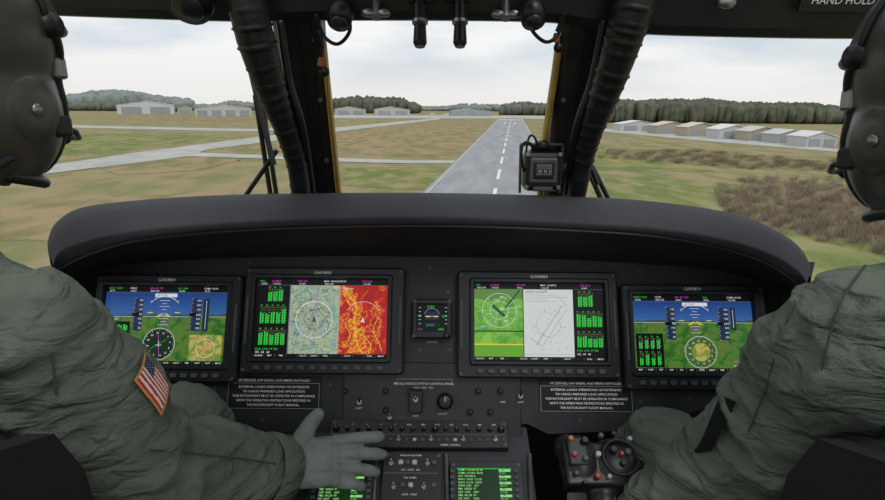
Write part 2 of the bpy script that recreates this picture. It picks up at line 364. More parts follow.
# scrub
BR1 = mat('bare_scrub', (116,104,90), .95, scale=.3, c2=(142,130,110), bump=0, spec=0); BR2 = mat('scrub_line', (108,102,78), .95, scale=.5, c2=(134,124,96), bump=0, spec=0)
def scrub(name, label, poly, n, h, mt, hw=.5):
    b = MB(); xs = [p[0] for p in poly]; ys = [p[1] for p in poly]
    def inside(x, y):
        c = False; j = len(poly)-1
        for i in range(len(poly)):
            if (poly[i][1] > y) != (poly[j][1] > y) and x < (poly[j][0]-poly[i][0])*(y-poly[i][1])/(poly[j][1]-poly[i][1])+poly[i][0]: c = not c
            j = i
        return c
    k = 0
    while k < n:
        x = random.uniform(min(xs), max(xs)); y = random.uniform(min(ys), max(ys))
        if not inside(x+22*noise.noise(V((x*.1,y*.3,1))), y+9*noise.noise(V((x*.07,y*.3,8)))) or random.random() > .5+2.6*noise.noise(V((x*.08,y*.25,3))): continue
        k += 1; p = gnd(x, y); hh = h*random.uniform(.35,1.15)
        for j in range(9):
            a = random.uniform(0, 6.28); t = p+V((math.cos(a)*hw*1.8, math.sin(a)*hw*1.8, hh*random.uniform(.5,1))); o = V((random.uniform(.6,1),random.uniform(-.5,.5),0))*hw*.04
            q0 = p+V((random.uniform(-1,1)*hw, random.uniform(-1,1)*hw, 0))
            b.bm.faces.new([b.bm.verts.new(q) for q in (q0-o, q0+o, t+o*.6, t-o*.6)])
    o = b.build(name, mt); recenter(o); return tag(o, label, 'bushes', kind='stuff')
scrub('scrub_thicket', 'brown leafless scrub thicket on the right beside the pilot helmet', [(716,192),(760,177),(840,180),(890,198),(890,256),(860,248),(800,234),(722,214)], 2500, 3.0, BR1, .9)
scrub('scrub_line', 'thin brown scrub band below the right-hand hangars', [(596,150),(700,150),(835,164),(835,172),(720,166),(600,157)], 1500, 2.2, BR2, 1.2)

# ============================================================ COCKPIT SHELL
def strip(rows, name, mt, n=60, smooth=True):
    b = MB(); b.loft([crom(r_, n) for r_ in rows], closed=False); return b.build(name, mt, None, smooth)
b = MB(); b.box((0,.4,-1.19),(2.2,2.4,.04)); struct(b.build('floor', DARK))
b = MB(); b.box((0,1.28,-.76),(1.5,.04,.86)); struct(b.build('wall_front', DARK))
for sgn, nm in ((-1,'wall_left'),(1,'wall_right')):
    b = MB(); b.box((sgn*1.05,.4,-.86),(.05,2.2,.66), bev=.01); struct(b.build(nm, BLK))
edge = [(-160,6),(-60,10),(30,14),(140,18),(245,21),(330,20),(440,20),(548,22),(600,29),(650,34),(760,37),(850,38),(950,38),(1050,38)]
lo_in = [at(x,y,1.10) for x,y in edge]; lo_out = [at(x,y+1,1.2) for x,y in edge]; lip = [at(x,y-9,1.08) for x,y in edge]
up1 = [V((p.x,p.y-.02,p.z+.07)) for p in lip]; up2 = [V((p.x,p.y-.06,p.z+.12)) for p in lip]; up3 = [V((p.x,p.y+.10,p.z+.14)) for p in lip]
outer = [V((p.x, p.y, p.z+.10)) for p in lo_out]
struct(strip([outer, lo_out, lo_in, lip, up1, up2, up3, outer], 'ceiling', POST, 80, False))
b = MB(); b.box((0,.32,.345),(.36,1.5,.07), bev=.01); struct(b.build('ceiling_spine', POST))
for sgn in (-1,1):
    b = MB(); b.box((sgn*1.0,.32,.30),(.12,1.6,.09), bev=.01); struct(b.build('roof_rail', POST))
def beam(pts, wpx, thick, name, mt, parent=None):
    b = MB(); loops = []
    for (px, py, d), wp in zip(pts, wpx):
        c = at(px, py, d); hw = wp*d/f/2; n_ = thick/2
        loops.append([c+V((hw*a, n_*bb, 0)) for a, bb in ((-1,-.2),(-.75,-.9),(-.2,-1),(.0,-.55),(.55,-.55),(.7,-1),(1,-.8),(1,1),(-1,1))])
    b.loft(loops, cap0=True, cap1=True); return b.build(name, mt, parent)
p1 = beam([(296,5,1.1),(302,60,1.17),(311,130,1.26),(320,198,1.36)], [52,46,42,36], .05, 'trim_1', POST); struct(p1, 'left windshield post')
beam([(323,40,1.14),(327,80,1.18),(333,140,1.24),(339,198,1.33)], [5,5,5,5], .02, 'edge_seal', YEL, p1)
p2 = beam([(590,5,1.1),(581,60,1.17),(570,130,1.26),(560,200,1.36)], [54,46,40,34], .05, 'trim_2', POST); struct(p2, 'right windshield post')
beam([(560,36,1.14),(554,80,1.19),(546,130,1.24),(540,196,1.33)], [6,6,5,5], .02, 'edge_seal', YEL, p2)
for p_, L_ in ((p1, ((315,40,1.13),(321,100,1.19),(327,160,1.26))), (p2, ((572,40,1.13),(563,100,1.19),(556,160,1.26)))):
    for q in L_:
        c = at(*q); b = MB(); b.tube([c, c+V((0,-.006,0))], .005, 10); b.build('rivet', BTN, p_)
def hose(name, label, pts, rpx, rib=.1):
    P = crom([at(*p) for p in pts], 120); n = len(rpx)-1; rs = []; nx_ = 3
    for i in range(120):
        s = i/119*n; k = min(int(s), n-1); rp_ = rpx[k]+(rpx[k+1]-rpx[k])*(s-k); d = pts[0][2]+(pts[-1][2]-pts[0][2])*i/119
        if i == nx_: bump_ = random.uniform(.04,.12); nx_ = i+random.randint(4,9)
        else: bump_ = .02*noise.noise(V((i*.3,0,0)))
        rs.append(rp_*d/f*(1+bump_))
    b = MB(); b.tube(P, rs, 16); o = b.build(name, HOSE, None, True); recenter(o); return tag(o, label, 'hose', 'defog air hoses')
hose('air_hose', 'thick black wrapped air hose running down the left window post', [(238,-50,1.0),(247,0,1.01),(256,40,1.04),(270,85,1.09),(287,130,1.15),(297,165,1.2),(302,205,1.25)], [20,19,18,15,12,10,9])
hose('air_hose', 'thick black wrapped air hose running down the right window post', [(641,-50,1.0),(634,0,1.01),(623,40,1.04),(608,85,1.09),(591,130,1.15),(582,165,1.2),(575,205,1.25)], [20,20,18,15,12,10,9])
for pts, lb, rp_ in (([(280,20,1.05),(289,80,1.10),(303,130,1.15),(313,195,1.27)], 'slim black conduit beside the left air hose',3.8),
                ([(604,20,1.05),(592,80,1.10),(576,130,1.15),(566,195,1.27)], 'slim black conduit beside the right air hose',3.8)):
    b = MB(); b.tube(crom([at(*p) for p in pts], 30), rp_*1.15/f, 10); o = b.build('conduit', BLK2, None, True); recenter(o); tag(o, lb, 'conduit', 'post conduits')
def wiper(label, arms, blade):
    root = at(*arms[0][-1]); t = thing('windshield_wiper', label, 'wiper', T(root), 'windshield wipers')
    for a in arms:
        b = MB(); b.tube([at(*p) for p in a], .0075, 8); b.build('arm', BLK2, t, world=True)
    b = MB(); b.tube([at(*p) for p in blade], .009, 6); b.build('blade', DARK, t, world=True)
    b = MB(); b.ball(root, .018); b.build('pivot', BLK2, t, True, True)
wiper('black wiper with twin arms outside the left window pane', [[(255,95,1.62),(262,140,1.66),(271,198,1.7)],[(261,95,1.62),(268,140,1.66),(277,198,1.7)],[(277,150,1.66),(262,172,1.68),(244,198,1.7)]], [(250,68,1.6),(262,118,1.62),(274,165,1.64)])
wiper('short black wiper arm outside right of the compass', [[(592,166,1.66),(600,182,1.68),(612,206,1.7)],[(588,170,1.66),(596,188,1.68),(604,206,1.7)]], [(584,150,1.62),(590,166,1.64),(597,184,1.66)])
def latch(label, px, py0, py1, d=1.04):
    a = at(px, py0, d); z = at(px, py1, d); t = thing('overhead_latch', label, 'latch', T(z), 'overhead latches')
    b = MB(); b.tube([a, a.lerp(z,.5)], .0125, 14); b.build('barrel', BLK2, t, world=True)
    b = MB(); b.tube([a.lerp(z,.5), a.lerp(z,.56), a.lerp(z,.6)], [.015,.015,.009], 14); b.build('collar', STEEL, t, world=True)
    b = MB(); b.tube([a.lerp(z,.58), a.lerp(z,.92), z], [.011,.013,.009], 14); b.build('plunger', BLK2, t, world=True)
    b = MB(); b.box(a+V((0,.03,.0)), (.05,.10,.02), bev=.003); b.build('mount', BLK2, t, world=True)
latch('black overhead latch with steel collar, left of the centre pair', 420, -6, 47)
latch('black overhead latch with steel collar, right of the centre pair', 460, -6, 47)
def wing(label, px, py, d=1.05):
    c = at(px, py, d); t = thing('wing_fastener', label, 'fastener', T(c), 'wing fasteners under the header')
    b = MB(); b.tube([c+V((0,.02,.02)), c+V((0,0,-.01))], .009, 12); b.build('stud', STEEL, t, world=True)
    for s_ in (-1,1):
        b = MB(); b.ball(c+V((s_*.015,-.002,-.002)), (.013,.006,.008)); b.build('wing', STEEL, t, True, True)
wing('silver wing fastener left of the overhead latches', 376, 12); wing('silver wing fastener right of the overhead latches', 506, 13)
def lamp(label, px, py, r, d=1.0):
    c = at(px, py, d); t = thing('utility_light', label, 'light', T(c), 'header utility lights'); 
    b = MB(); b.tube([c+V((0,.03,.03)), c+V((0,.01,.01)), c+V((0,-.01,-.012))], [r*.7,r,r*.92], 20); b.build('housing', BLK2, t, True, True)
    b = MB(); b.tube([c+V((0,-.010,-.012)), c+V((0,-.016,-.018))], [r*.75,r*.6], 20); b.build('lens', mat('smoked_lens',(44,44,46),.25), t, True, True)
    b = MB(); b.tube([c+V((0,.03,.03)), c+V((0,.06,.09))], r*.35, 10); b.build('stem', BLK2, t, True, True)
lamp('large round black utility light under the header, far left', 190, 1, .042)
lamp('round black light head beside the top of the left post', 340, 16, .024, 1.03)
lamp('round black light head beside the top of the right post', 533, 15, .024, 1.03)
for px, py, lb in ((321,62,'orange-brown inspection tag at the top of the left post'),(556,38,'orange-brown inspection tag at the top of the right post')):
    c = at(px, py, 1.10); t = thing('inspection_tag', lb, 'tag', T(c), 'inspection tags')
    b = MB(); b.box(c, (.013,.005,.018), Matrix.Rotation(rad(14),3,'Y'), bev=.002); b.build('label_plate', mat('tag_orange',(150,80,46),.6), t, world=True)
    b = MB(); b.tube(crom([c+V((0,0,.012)), c+V((.006,-.004,.035)), c+V((-.004,.004,.06))], 10), .003, 8); b.build('cord', DARK, t, True, True)
    b = MB(); b.ball(c+V((.006,0,-.018)), (.010,.008,.010)); b.build('clip', BLK2, t, True, True)
def cable(label, pts, r):
    b = MB(); b.tube(crom([at(*p) for p in pts], 30), r, 8); o = b.build('cable', DARK, None, True); recenter(o); tag(o, label, 'cable', 'loose cables at the post tops')
cable('black cable looping from the header onto the left post top', [(346,8,1.04),(350,30,1.05),(338,44,1.07),(324,36,1.08),(316,14,1.06)], .0035)
cable('black cable looping from the header onto the right post top', [(528,10,1.04),(532,30,1.05),(546,42,1.07),(558,34,1.08),(564,12,1.06)], .0035)
HP = Plane(at(842, 4, 1.035), -16)
t = thing('hand_hold_plate', 'black header plate lettered HAND HOLD at the top right', 'placard', HP.root(842,4))
mf, kx, ky = HP.mapper(842,4,842,4)
b = MB(); b.rbox(0,0,84*kx,14*kx,-.008,0,.003,.001); b.build('plate', POST, t)
A = Art(mf, .0004, kx); A.text('HAND HOLD', 842, 4.0, 7.4, (225,226,226), .5); A.build('lettering', [M_PR], t)
c = at(727,2,1.03); o = MB().ball(c, (.018,.008,.012)).build('header_bolt', STEEL, None, True); recenter(o); tag(o, 'silver round bolt head in the header, right of the hoses', 'bolt')
# glareshield
dA = [.98,1.0,1.04,1.1,1.18,1.23,1.24,1.23,1.18,1.1,1.04,1.0,.98]
rA = [(50,262),(48,240),(60,219),(95,205),(200,196),(330,193),(445,193),(560,196),(650,201),(735,214),(784,235),(806,256),(811,280)]
rB = [(53,265),(60,250),(88,239),(130,230),(215,222),(330,217),(445,216),(560,220),(650,226),(722,237),(770,252),(797,268),(807,282)]
rC = [(58,270),(72,262),(98,251),(138,240),(218,231),(330,226),(445,225),(560,229),(650,235),(715,246),(762,261),(788,277),(801,288)]
rD = [(74,288),(86,277),(102,269),(142,263),(220,259),(330,257),(445,257),(560,260),(650,265),(715,271),(760,281),(785,293),(797,302)]
wA = [at(x,y,d) for (x,y),d in zip(rA,dA)]
wB = [at(x,y,.95) for x,y in rB]; wB1 = [at(x,y+2.5,.94) for x,y in rB]; wC = [at(x,y,.955) for x,y in rC]; wD = [PANEL.hit(x,y)-PANEL.N*.005 for x,y in rD]
wS = [V((p.x,p.y+.03,p.z-.25)) for p in wA]
wM = [a.lerp(b_, .5)+V((0,0,.010)) for a, b_ in zip(wA, wB)]; wAb = [a.lerp(b_, .12)+V((0,0,.004)) for a, b_ in zip(wA, wB)]
gs = thing('glareshield', 'wide charcoal glareshield hood arching over the instrument panel', 'glareshield', T(wA[6]))
bb = MB(); bb.loft([crom(r_, 80) for r_ in (wS, wA, wAb, wM, wB, wB1, wC)], closed=False); bb.build('hood', HOODM, gs, True, True)
bb = MB(); bb.loft([crom(r_, 80) for r_ in (wC, wD)], closed=False); bb.build('shaded_underside', mat('shaded_underside',(34,35,37),.8,bump=.3), gs, True, True)  # underside of the hood, its darker colour holds the shade below the lip
bb = MB(); bb.tube(crom([p+V((0,-.002,-.002)) for p in wC], 80), .004, 8); bb.build('edge_piping', DARK, gs, True, True)

# ============================================================ INSTRUMENT PANEL
ip = thing('instrument_panel', 'black instrument panel below the glareshield carrying four large displays', 'instrument panel', PANEL.root(442,330))
def P2(px, py): a = PANEL.loc(px, py); c = PANEL.loc(442,330); return (a[0]-c[0], a[1]-c[1])
out = [P2(*p) for p in [(62,252),(815,262),(806,300),(782,330),(776,396),(705,408),(640,430),(548,434),(528,424),(300,434),(232,430),(196,404),(90,396),(80,330),(70,300)]]
MB().prism(out, -.06, 0).build('face', BLK, ip)
MB().rbox(*P2(432,400), .32*1.02, .135, 0, .003, .006).build('centre_plate', BEZ, ip)
def art_on(px, py, root=(442,330), z=.001, pl=PANEL):
    mf, kx, ky = pl.mapper(root[0], root[1], px, py); return Art(mf, z, kx), kx
LINES = ['HF ZEROIZE, UHF RADIO, HUD EMERG INSTALLED:','EXTERNAL LOADS OPERATIONS: NO EXTENSION','TO CARGO PREPARED LOAD APPLICATION','THIS ROTORCRAFT MUST BE OPERATED IN COMPLIANCE','WITH THE OPERATING RESTRICTIONS SPECIFIED IN','THE ROTORCRAFT FLIGHT MANUAL.']
for (x0,y0,x1,y1) in ((227,376,321,409), (539,379,633,412)):
    cx, cy = (x0+x1)/2, (y0+y1)/2; A, kx = art_on(cx, cy)
    bp = [A.mp(x0,y0), A.mp(x1,y1)]
    pm = MB().rbox((bp[0][0]+bp[1][0])/2, (bp[0][1]+bp[1][1])/2, bp[1][0]-bp[0][0], bp[0][1]-bp[1][1], 0, .0015, .002, .0005).build('placard', mat('placard_black',(16,16,18),.6), ip)
    A.z = .0018; hh = (y1-y0-6)/6
    th = (x1-x0-12)/max(text_geo(s_)[2] for s_ in LINES)*.7
    for k, s_ in enumerate(LINES): A.text(s_, cx, y0+(2 if k == 0 else 4)+k*hh+hh*.74, th, (250,250,250), .5)
    yb = y0+2.6+hh
    for yy in (yb, y1-.8): A.line(x0+1.5, yy, x1-1.5, yy, .35, (170,172,172))
    for xx in (x0+1.5, x1-1.5): A.line(xx, yb, xx, y1-.8, .35, (170,172,172))
    A.build('placard_text', [M_PR], pm)
A, kx = art_on(425,384); A.z = .0062; A.text('MISCELLANEOUS SWITCH CONTROL PANEL', 424, 384.5, 2.1, (215,215,212), .5); A.text('PWR  XFER  TEST', 424, 388.4, 1.8, (190,190,188), .5)
for px,py,s_ in ((360,409,'CKPT'),(416,416,'ARM'),(443,414,'LIGHTS'),(502,402,'DIM'),(390,425,'OFF'),(520,402,'HOT')): A.text(s_, px, py, 1.9, (205,205,202), .5)
for x in (397,452): A.line(x,379,x,386,.4,(150,150,150))
A.line(397,379,452,379,.4,(150,150,150))
A.build('legend', [M_PR], ip)
def knob(parent, c, r, h, z0=.006, mt=BLK2, mark=True):
    b = MB(); b.turn([(r*1.25,z0),(r*1.25,z0+h*.2),(r,z0+h*.25),(r*.92,z0+h*.95),(r*.8,z0+h)], c[0], c[1], 22); k = b.build('knob', mt, parent, True)
    if mark: MB().box((c[0], c[1]+r*.4, z0+h), (r*.16, r*.7, .001)).build('pointer', WHT, k)
    return k
def toggle(parent, c, z0=.006, up=1, ln=.014, mt=STEEL, k=1.0):
    t_ = MB().turn([(.0055*k,z0),(.0055*k,z0+.003),(.004*k,z0+.004)], c[0], c[1], 12).build('switch', STEEL, parent)
    MB().tube([(c[0],c[1],z0+.002),(c[0],c[1]+up*ln*.55,z0+ln)], [.0016*k,.0026*k], 8).build('lever', mt, t_, True)
def screw(parent, c, z0): MB().turn([(.0035,z0),(.0033,z0+.001),(.001,z0+.0012)], c[0], c[1], 10).build('screw', BTN, parent)
knob(ip, P2(445,401), .012, .018); toggle(ip, P2(360,402), ln=.012, mt=BLK2); toggle(ip, P2(390,417), k=.8); toggle(ip, P2(520,396), mt=BLK2)
g_ = MB().rbox(*P2(416,401), .024, .04, .006, .016, .003).build('switch_guard', BLK2, ip); toggle(g_, P2(416,399), .016)
for q in ((386,391),(410,391),(478,391),(345,391),(500,391),(386,410),(470,412),(490,412)): knob(ip, P2(*q), .0042, .006, mark=False)
for q in ((330,385),(540,372),(448,292),(400,292),(420,350),(450,350),(640,402),(262,420),(580,420),(215,388),(690,398),(250,262),(640,272),(430,268)): screw(ip, P2(*q), .0002)
A, kx = art_on(430,345); A.text('STANDBY', 432, 343, 1.8, (190,190,188), .5); A.build('legend', [M_PR], ip)

G = (40,205,60); WH = (225,228,228); CY = (60,200,215); MG = (200,70,195); YE = (235,210,50); BK = (6,7,9)
def bars(A, x0, y0, n, hgt, gap=5, w_=2.6):
    for k in range(n):
        x = x0+k*gap; v = random.uniform(.05,.4)
        A.rect(x, y0, x+w_, y0+hgt, (20,60,24)); A.rect(x, y0+hgt*v, x+w_*.42, y0+hgt, G); A.rect(x+w_*.58, y0+hgt*min(.6,v+random.uniform(-.05,.1)), x+w_, y0+hgt, G)
        A.rect(x-.1, y0-.1, x+w_*.6, y0+.3, (200,50,40))
        for j in range(6): A.line(x+w_, y0+hgt*j/6, x+w_+.9, y0+hgt*j/6, .25, WH)
        A.text(str(random.randint(60,99)), x, y0-1.0, 1.7, G)
def topbar(A, x0, y0, x1, items):
    A.rect(x0, y0, x1, y0+5.6, BK); A.line(x0, y0+5.7, x1, y0+5.7, .25, (120,120,120))
    for x, s_, c in items: A.text(s_, x, y0+2.5, 1.7, c)
    for x, s_, c in items: A.text(random.choice(['118.100','ROLL','LNAV','--.-NM','BRG 354','ALTS','122.80']), x+1, y0+5.1, 1.6, WH)
def softkeys(A, x0, y1, x1, names):
    A.rect(x0, y1-3.4, x1, y1, BK); n = len(names); ww = (x1-x0)/n
    for k, s_ in enumerate(names):
        A.line(x0+ww*k, y1-3.2, x0+ww*k, y1, .25, (110,110,110)); A.text(s_, x0+ww*(k+.5), y1-1.0, 1.5, WH, .5)
def hsi(A, cx, cy, r, fill, ph=20):
    A.disc(cx, cy, r, fill, 30); A.ring(cx, cy, r, .4, WH)
    for k in range(36):
        a = rad(k*10); l_ = .86 if k % 3 == 0 else .93; A.line(cx+r*math.cos(a), cy+r*math.sin(a), cx+r*l_*math.cos(a), cy+r*l_*math.sin(a), .3, WH)
    for k, s_ in enumerate(('N','3','6','E','12','15','S','21','24','W','30','33')):
        a = rad(k*30-90+ph); A.text(s_, cx+r*.72*math.cos(a), cy+r*.72*math.sin(a)+.9, 1.9, WH, .5)
    A.line(cx-1, cy-r*.6, cx+1, cy+r*.6, .5, MG); A.line(cx-r*.5, cy+r*.3, cx+r*.5, cy-r*.3, .4, G); A.line(cx-3, cy+1, cx+3, cy+1, .5, WH); A.line(cx, cy-3, cx, cy+3, .5, WH)
def tape(A, x0, y0, x1, y1, v, step, box):
    A.rect(x0, y0, x1, y1, (34,48,78)); n = 7
    for k in range(n*2+1): y = y0+(y1-y0)*k/n/2; A.line(x0, y, x0+(1.5 if k % 2 == 0 else .8), y, .25, WH)
    for k in range(n): A.text(str(v-step*k), x1-.5, y0+(y1-y0)/n*(k+.6), 1.8, WH, 1)
    ym = (y0+y1)/2; A.rect(x0-1, ym-2.0, x1+.5, ym+2.0, BK); A.text(box, x1, ym+1.1, 2.3, WH, 1)
def attitude(A, cx, cy):
    for k in range(-4, 5):
        if k: wv = 5 if k % 2 == 0 else 2.4; A.line(cx-wv, cy+k*3, cx+wv, cy+k*3, .35, WH)
    A.ring(cx, cy+2, 18, .45, WH, 40, 140, 16)
    for a in (45,60,70,80,90,100,110,120,135): A.line(cx+18*math.cos(rad(a)), cy+2-18*math.sin(rad(a)), cx+19.6*math.cos(rad(a)), cy+2-19.6*math.sin(rad(a)), .4, WH)
    A.poly([(cx,cy),(cx+8,cy+4),(cx+4,cy+4)], YE); A.poly([(cx,cy),(cx-4,cy+4),(cx-8,cy+4)], YE)
    A.line(cx-16, cy, cx-11, cy, .8, YE); A.line(cx+11, cy, cx+16, cy, .8, YE); A.ring(cx+3, cy+2, 1.4, .4, G, n=12)
def svt(A, x0, y0, x1, y1, hz):
    n = 9
    for k in range(n):
        t_ = k/(n-1); A.rect(x0, y0+(hz-y0)*k/n, x1, y0+(hz-y0)*(k+1)/n+.1, (int(22+36*t_), int(56+46*t_), int(122+42*t_)))
    A.rect(x0, hz, x1, y1, BK, 1); pts = [(x0,hz+.2)]
    for k in range(25): pts.append((x0+(x1-x0)*k/24, hz-1.2-1.6*abs(noise.noise(V((k*.45,x0,0)))*2)))
    A.poly(pts+[(x1,hz+.2)], (60,80,66)); A.line(x0, hz, x1, hz, .3, WH)
    A.poly([((x0+x1)/2-1,hz+1),((x0+x1)/2+1,hz+1),((x0+x1)/2+6,hz+10),((x0+x1)/2-2,hz+10)], (96,100,100))
def paint_pfd1(A):
    svt(A, 107,287,229,364, 317); topbar(A,107,287,229,[(109,'NAV1 110.50',G),(130,'108.00',WH),(150,'GPS  AP  YD',MG),(178,'ALT 1000',G),(204,'COM1 118.10',WH)])
    attitude(A, 166, 313); A.rect(156,294,178,297.5,(220,224,226)); A.text('ALT 620',158,296.8,2.0,BK)
    tape(A, 136,299,145,331, 140,10,'97'); tape(A, 193,299,203,331, 900,100,'620')
    A.rect(205,299,211,331,(30,44,70)); A.line(208,301,208,329,.4,WH)
    hsi(A, 164, 344, 15.5, (26,44,30)); A.rect(108,322,134,361,(14,16,20)); A.ring(121,341,8.5,.5,WH); A.line(121,341,126,335,.6,G); A.ring(121,341,6,1.0,G,200,330,12); A.rect(110,352,130,353,G); A.text('NR 100',110,356,2.0,G); A.text('TQ 42  T 71',110,360,2.0,WH)
    for k in range(4): A.rect(111+k*5.5,325,113+k*5.5,331,G); A.rect(113.4+k*5.5,326,115.2+k*5.5,331,G)
    A.rect(194,335,226,360,BK,2); A.ring(210,348,9,.4,WH); A.line(210,352,214,338,.6,MG); A.text('2 NM',195,359,1.9,CY)
    A.text('TAS 102KT',109,320.5,2.0,WH)
    softkeys(A,107,364,229,['MAP','INSET','PFD','OBS','CDI','ADF','XPDR','IDENT','TMR','NRST','ALRT','MENU'])
def paint_pfd2(A):
    svt(A, 631,296,750,371, 323); topbar(A,631,296,750,[(633,'NAV2 112.30',G),(654,'110.90',WH),(674,'GPS  AP  ALT',MG),(702,'VS 0',G),(726,'COM2 121.90',WH)])
    attitude(A, 693, 321); A.rect(681,303,706,306.5,(220,224,226)); A.text('ALT 610',683,305.8,2.0,BK)
    tape(A, 664,308,673,340, 140,10,'98'); tape(A, 716,308,726,340, 900,100,'610'); A.rect(728,308,733,330,(30,44,70)); A.line(730.5,310,730.5,328,.4,WH)
    A.rect(633,334,660,367,BK); bars(A, 636,339,4,10,5.8,2.8); bars(A,636,354,4,11,5.8,2.8)
    hsi(A, 696, 352, 15.5, (64,100,42)); A.disc(696,352,9,BK,24,2)
    A.text('HDG 354',727,362,1.9,MG); A.text('OAT 11C',727,366,1.9,WH)
    softkeys(A,631,371,750,['MAP','INSET','PFD','OBS','CDI','ADF','XPDR','IDENT','TMR','NRST','ALRT','MENU'])
def jag(pts, amp=1.4, n=5):
    out_ = []
    for (a, b_), (c, d) in zip(pts, pts[1:]+pts[:1]):
        for k in range(n): t_ = k/n; out_.append((a+(c-a)*t_+random.uniform(-amp,amp), min(352.8,max(286.2,b_+(d-b_)*t_+random.uniform(-amp,amp)*.5))))
    return out_
def branch(A, pts, w_, c):
    q = crom([V((x+random.uniform(-1,1),y,0)) for x,y in pts], 40)
    for a, b_ in zip(q, q[1:]):
        A.line(a.x+random.uniform(-.4,.4), a.y, b_.x+random.uniform(-.4,.4), b_.y+.2, w_*random.uniform(.3,1.5), c); A.z -= 1.15e-5
def paint_mfd1(A):
    topbar(A,258,280,388,[(260,'ENG',G),(272,'GS 98KT',MG),(298,'DTK 354',MG),(324,'MAP - NAVIGATION',WH),(362,'ETE 02:10',MG)])
    A.rect(258,286,291,353.5,BK); bars(A,269,290,3,12,5.2,3.6); bars(A,262,308,5,16,5.4,3.6); bars(A,262,331,5,14,5.4,3.6)
    A.text('FUEL 2140  FF 980',259.5,350,2.0,G); A.text('OIL  64   68',259.5,353,2.0,WH); A.line(291,286,291,353.5,.4,(150,150,150))
    A.rect(291.5,286,340,353.5,BK,1)
    for k in range(44):
        a = random.uniform(0,6.28); x = random.uniform(296,336); y = random.uniform(290,348); A.line(x,y,min(339,max(292,x+9*math.cos(a))),min(352,max(287,y+9*math.sin(a))),.3,random.choice([(70,90,130),(120,110,90),(120,60,110),(70,100,80),(60,110,150)]))
    for k in range(48): A.text(random.choice(['19','44','KHSV','1300','R-6','22','MDQ']), random.uniform(293,331), random.uniform(291,350), 1.6, (50,55,70))
    A.ring(316,320,18,.5,(240,240,245)); A.ring(316,320,9.5,.4,(70,70,90)); A.poly([(316,316),(318,323),(316,321.5),(314,323)],(30,40,90)); A.line(316,316,319,288,.5,MG)
    A.rect(340.5,286,388,353.5,BK,2); A.line(340.5,286,340.5,353.5,.4,(200,200,200))
    A.poly(jag([(351,352),(355,338),(350,326),(352,312),(346,300),(343,287),(349,287),(357,298),(364,308),(361,322),(367,336),(368,344),(374,352)], 1.8), BK, 3)
    Yc = (230,190,54); O_ = (222,120,30)
    branch(A, [(345,287),(350,297),(357,307),(355,320),(359,332),(360,343),(364,353)], 1.0, Yc); branch(A, [(357,307),(364,312),(372,310),(378,318)], .7, O_)
    branch(A, [(355,320),(348,326),(344,334)], .8, O_); branch(A, [(359,332),(368,338),(372,346),(370,353)], .8, Yc); branch(A, [(378,318),(374,330),(380,342),(384,350)], .8, Yc); branch(A, [(350,297),(344,304)], .7, O_); branch(A, [(364,312),(362,300),(370,290)], .7, O_)
    branch(A, [(372,310),(378,302),(384,298)], .6, O_); branch(A, [(374,330),(368,326)], .6, O_); branch(A, [(348,326),(352,336),(346,346)], .7, Yc)
    A.ring(364,320,18,.35,(250,220,220),30,150); A.poly([(364,317),(366,323),(364,322),(362,323)],WH); A.text('TERRAIN',343,290,1.9,WH)
    softkeys(A,258,357,388,['ENGINE','MAP','TMR','','DCLTR','CHART','TERR','','SHOW','','CHKL','MENU'])
def paint_mfd2(A):
    topbar(A,474,284,602,[(476,'SVT',G),(490,'GS 98KT',MG),(516,'DTK 354',MG),(540,'MAP - CHARTS',WH),(580,'ETE 02:10',MG)])
    A.rect(474,290,522,356.5,BK,1); A.poly([(474,290),(522,290),(522,300),(505,297),(490,302),(474,299)],(92,140,66))
    A.ring(499,311,17,.4,WH); A.ring(499,311,9,.35,WH)
    for k in range(9): a = random.uniform(0,6.28); A.line(499,311,499+22*math.cos(a),311+18*math.sin(a),.3,(200,220,190))
    for k in range(10): A.text(random.choice(['KHSV','18R','36L','M82','DCU']), random.uniform(476,512), random.uniform(296,328), 1.6, WH)
    A.poly([(493,305),(505,316),(503,318),(491,307)],(36,84,70)); A.line(519,291,505,308,1.4,(30,70,60))
    A.rect(474,331,522,332.2,(20,50,22)); A.rect(474,344,522,345.2,(225,215,60)); A.rect(474,345.2,522,356.5,(104,168,48))
    A.poly([(478,344),(486,333),(489,333),(492,344)],(140,195,70)); A.text('0.5NM',476,329,1.9,CY)
    A.rect(522.5,290,572,356.5,(212,216,216)); ln = (150,155,155)
    A.line(535,345,561,306,.6,(140,145,148)); A.line(528,338,540,345,.4,ln); A.line(556,296,566,306,.4,ln); A.line(541,346,566,309,.4,ln)
    for k in range(5): A.line(525,293.5+k*2.1,525+random.uniform(15,44),293.5+k*2.1,.35,ln)
    for k in range(50): x = random.uniform(527,564); y = random.uniform(305,350); A.rect(x,y,x+random.uniform(.6,2.4),y+random.uniform(.4,1.2),(172,178,178))
    A.ring(547,325,12,.3,ln); A.text('AIRPORT DIAGRAM',525,293,1.7,(90,90,90)); A.line(522.5,354,572,354,.3,ln); A.line(522.6,290,522.6,356,.4,(80,80,80))
    A.rect(572.5,290,602,356.5,BK); bars(A,577,294,3,13,5.2,3.6); bars(A,575,314,5,13,5.2,3.6); bars(A,575,334,5,13,5.2,3.6); A.text('FUEL 2140  FF 980',574,351,1.9,G); A.text('OIL  64   68',574,354.5,1.9,WH)
    softkeys(A,474,360,602,['ENGINE','MAP','TMR','','DCLTR','CHART','TERR','','SHOW','','CHKL','MENU'])
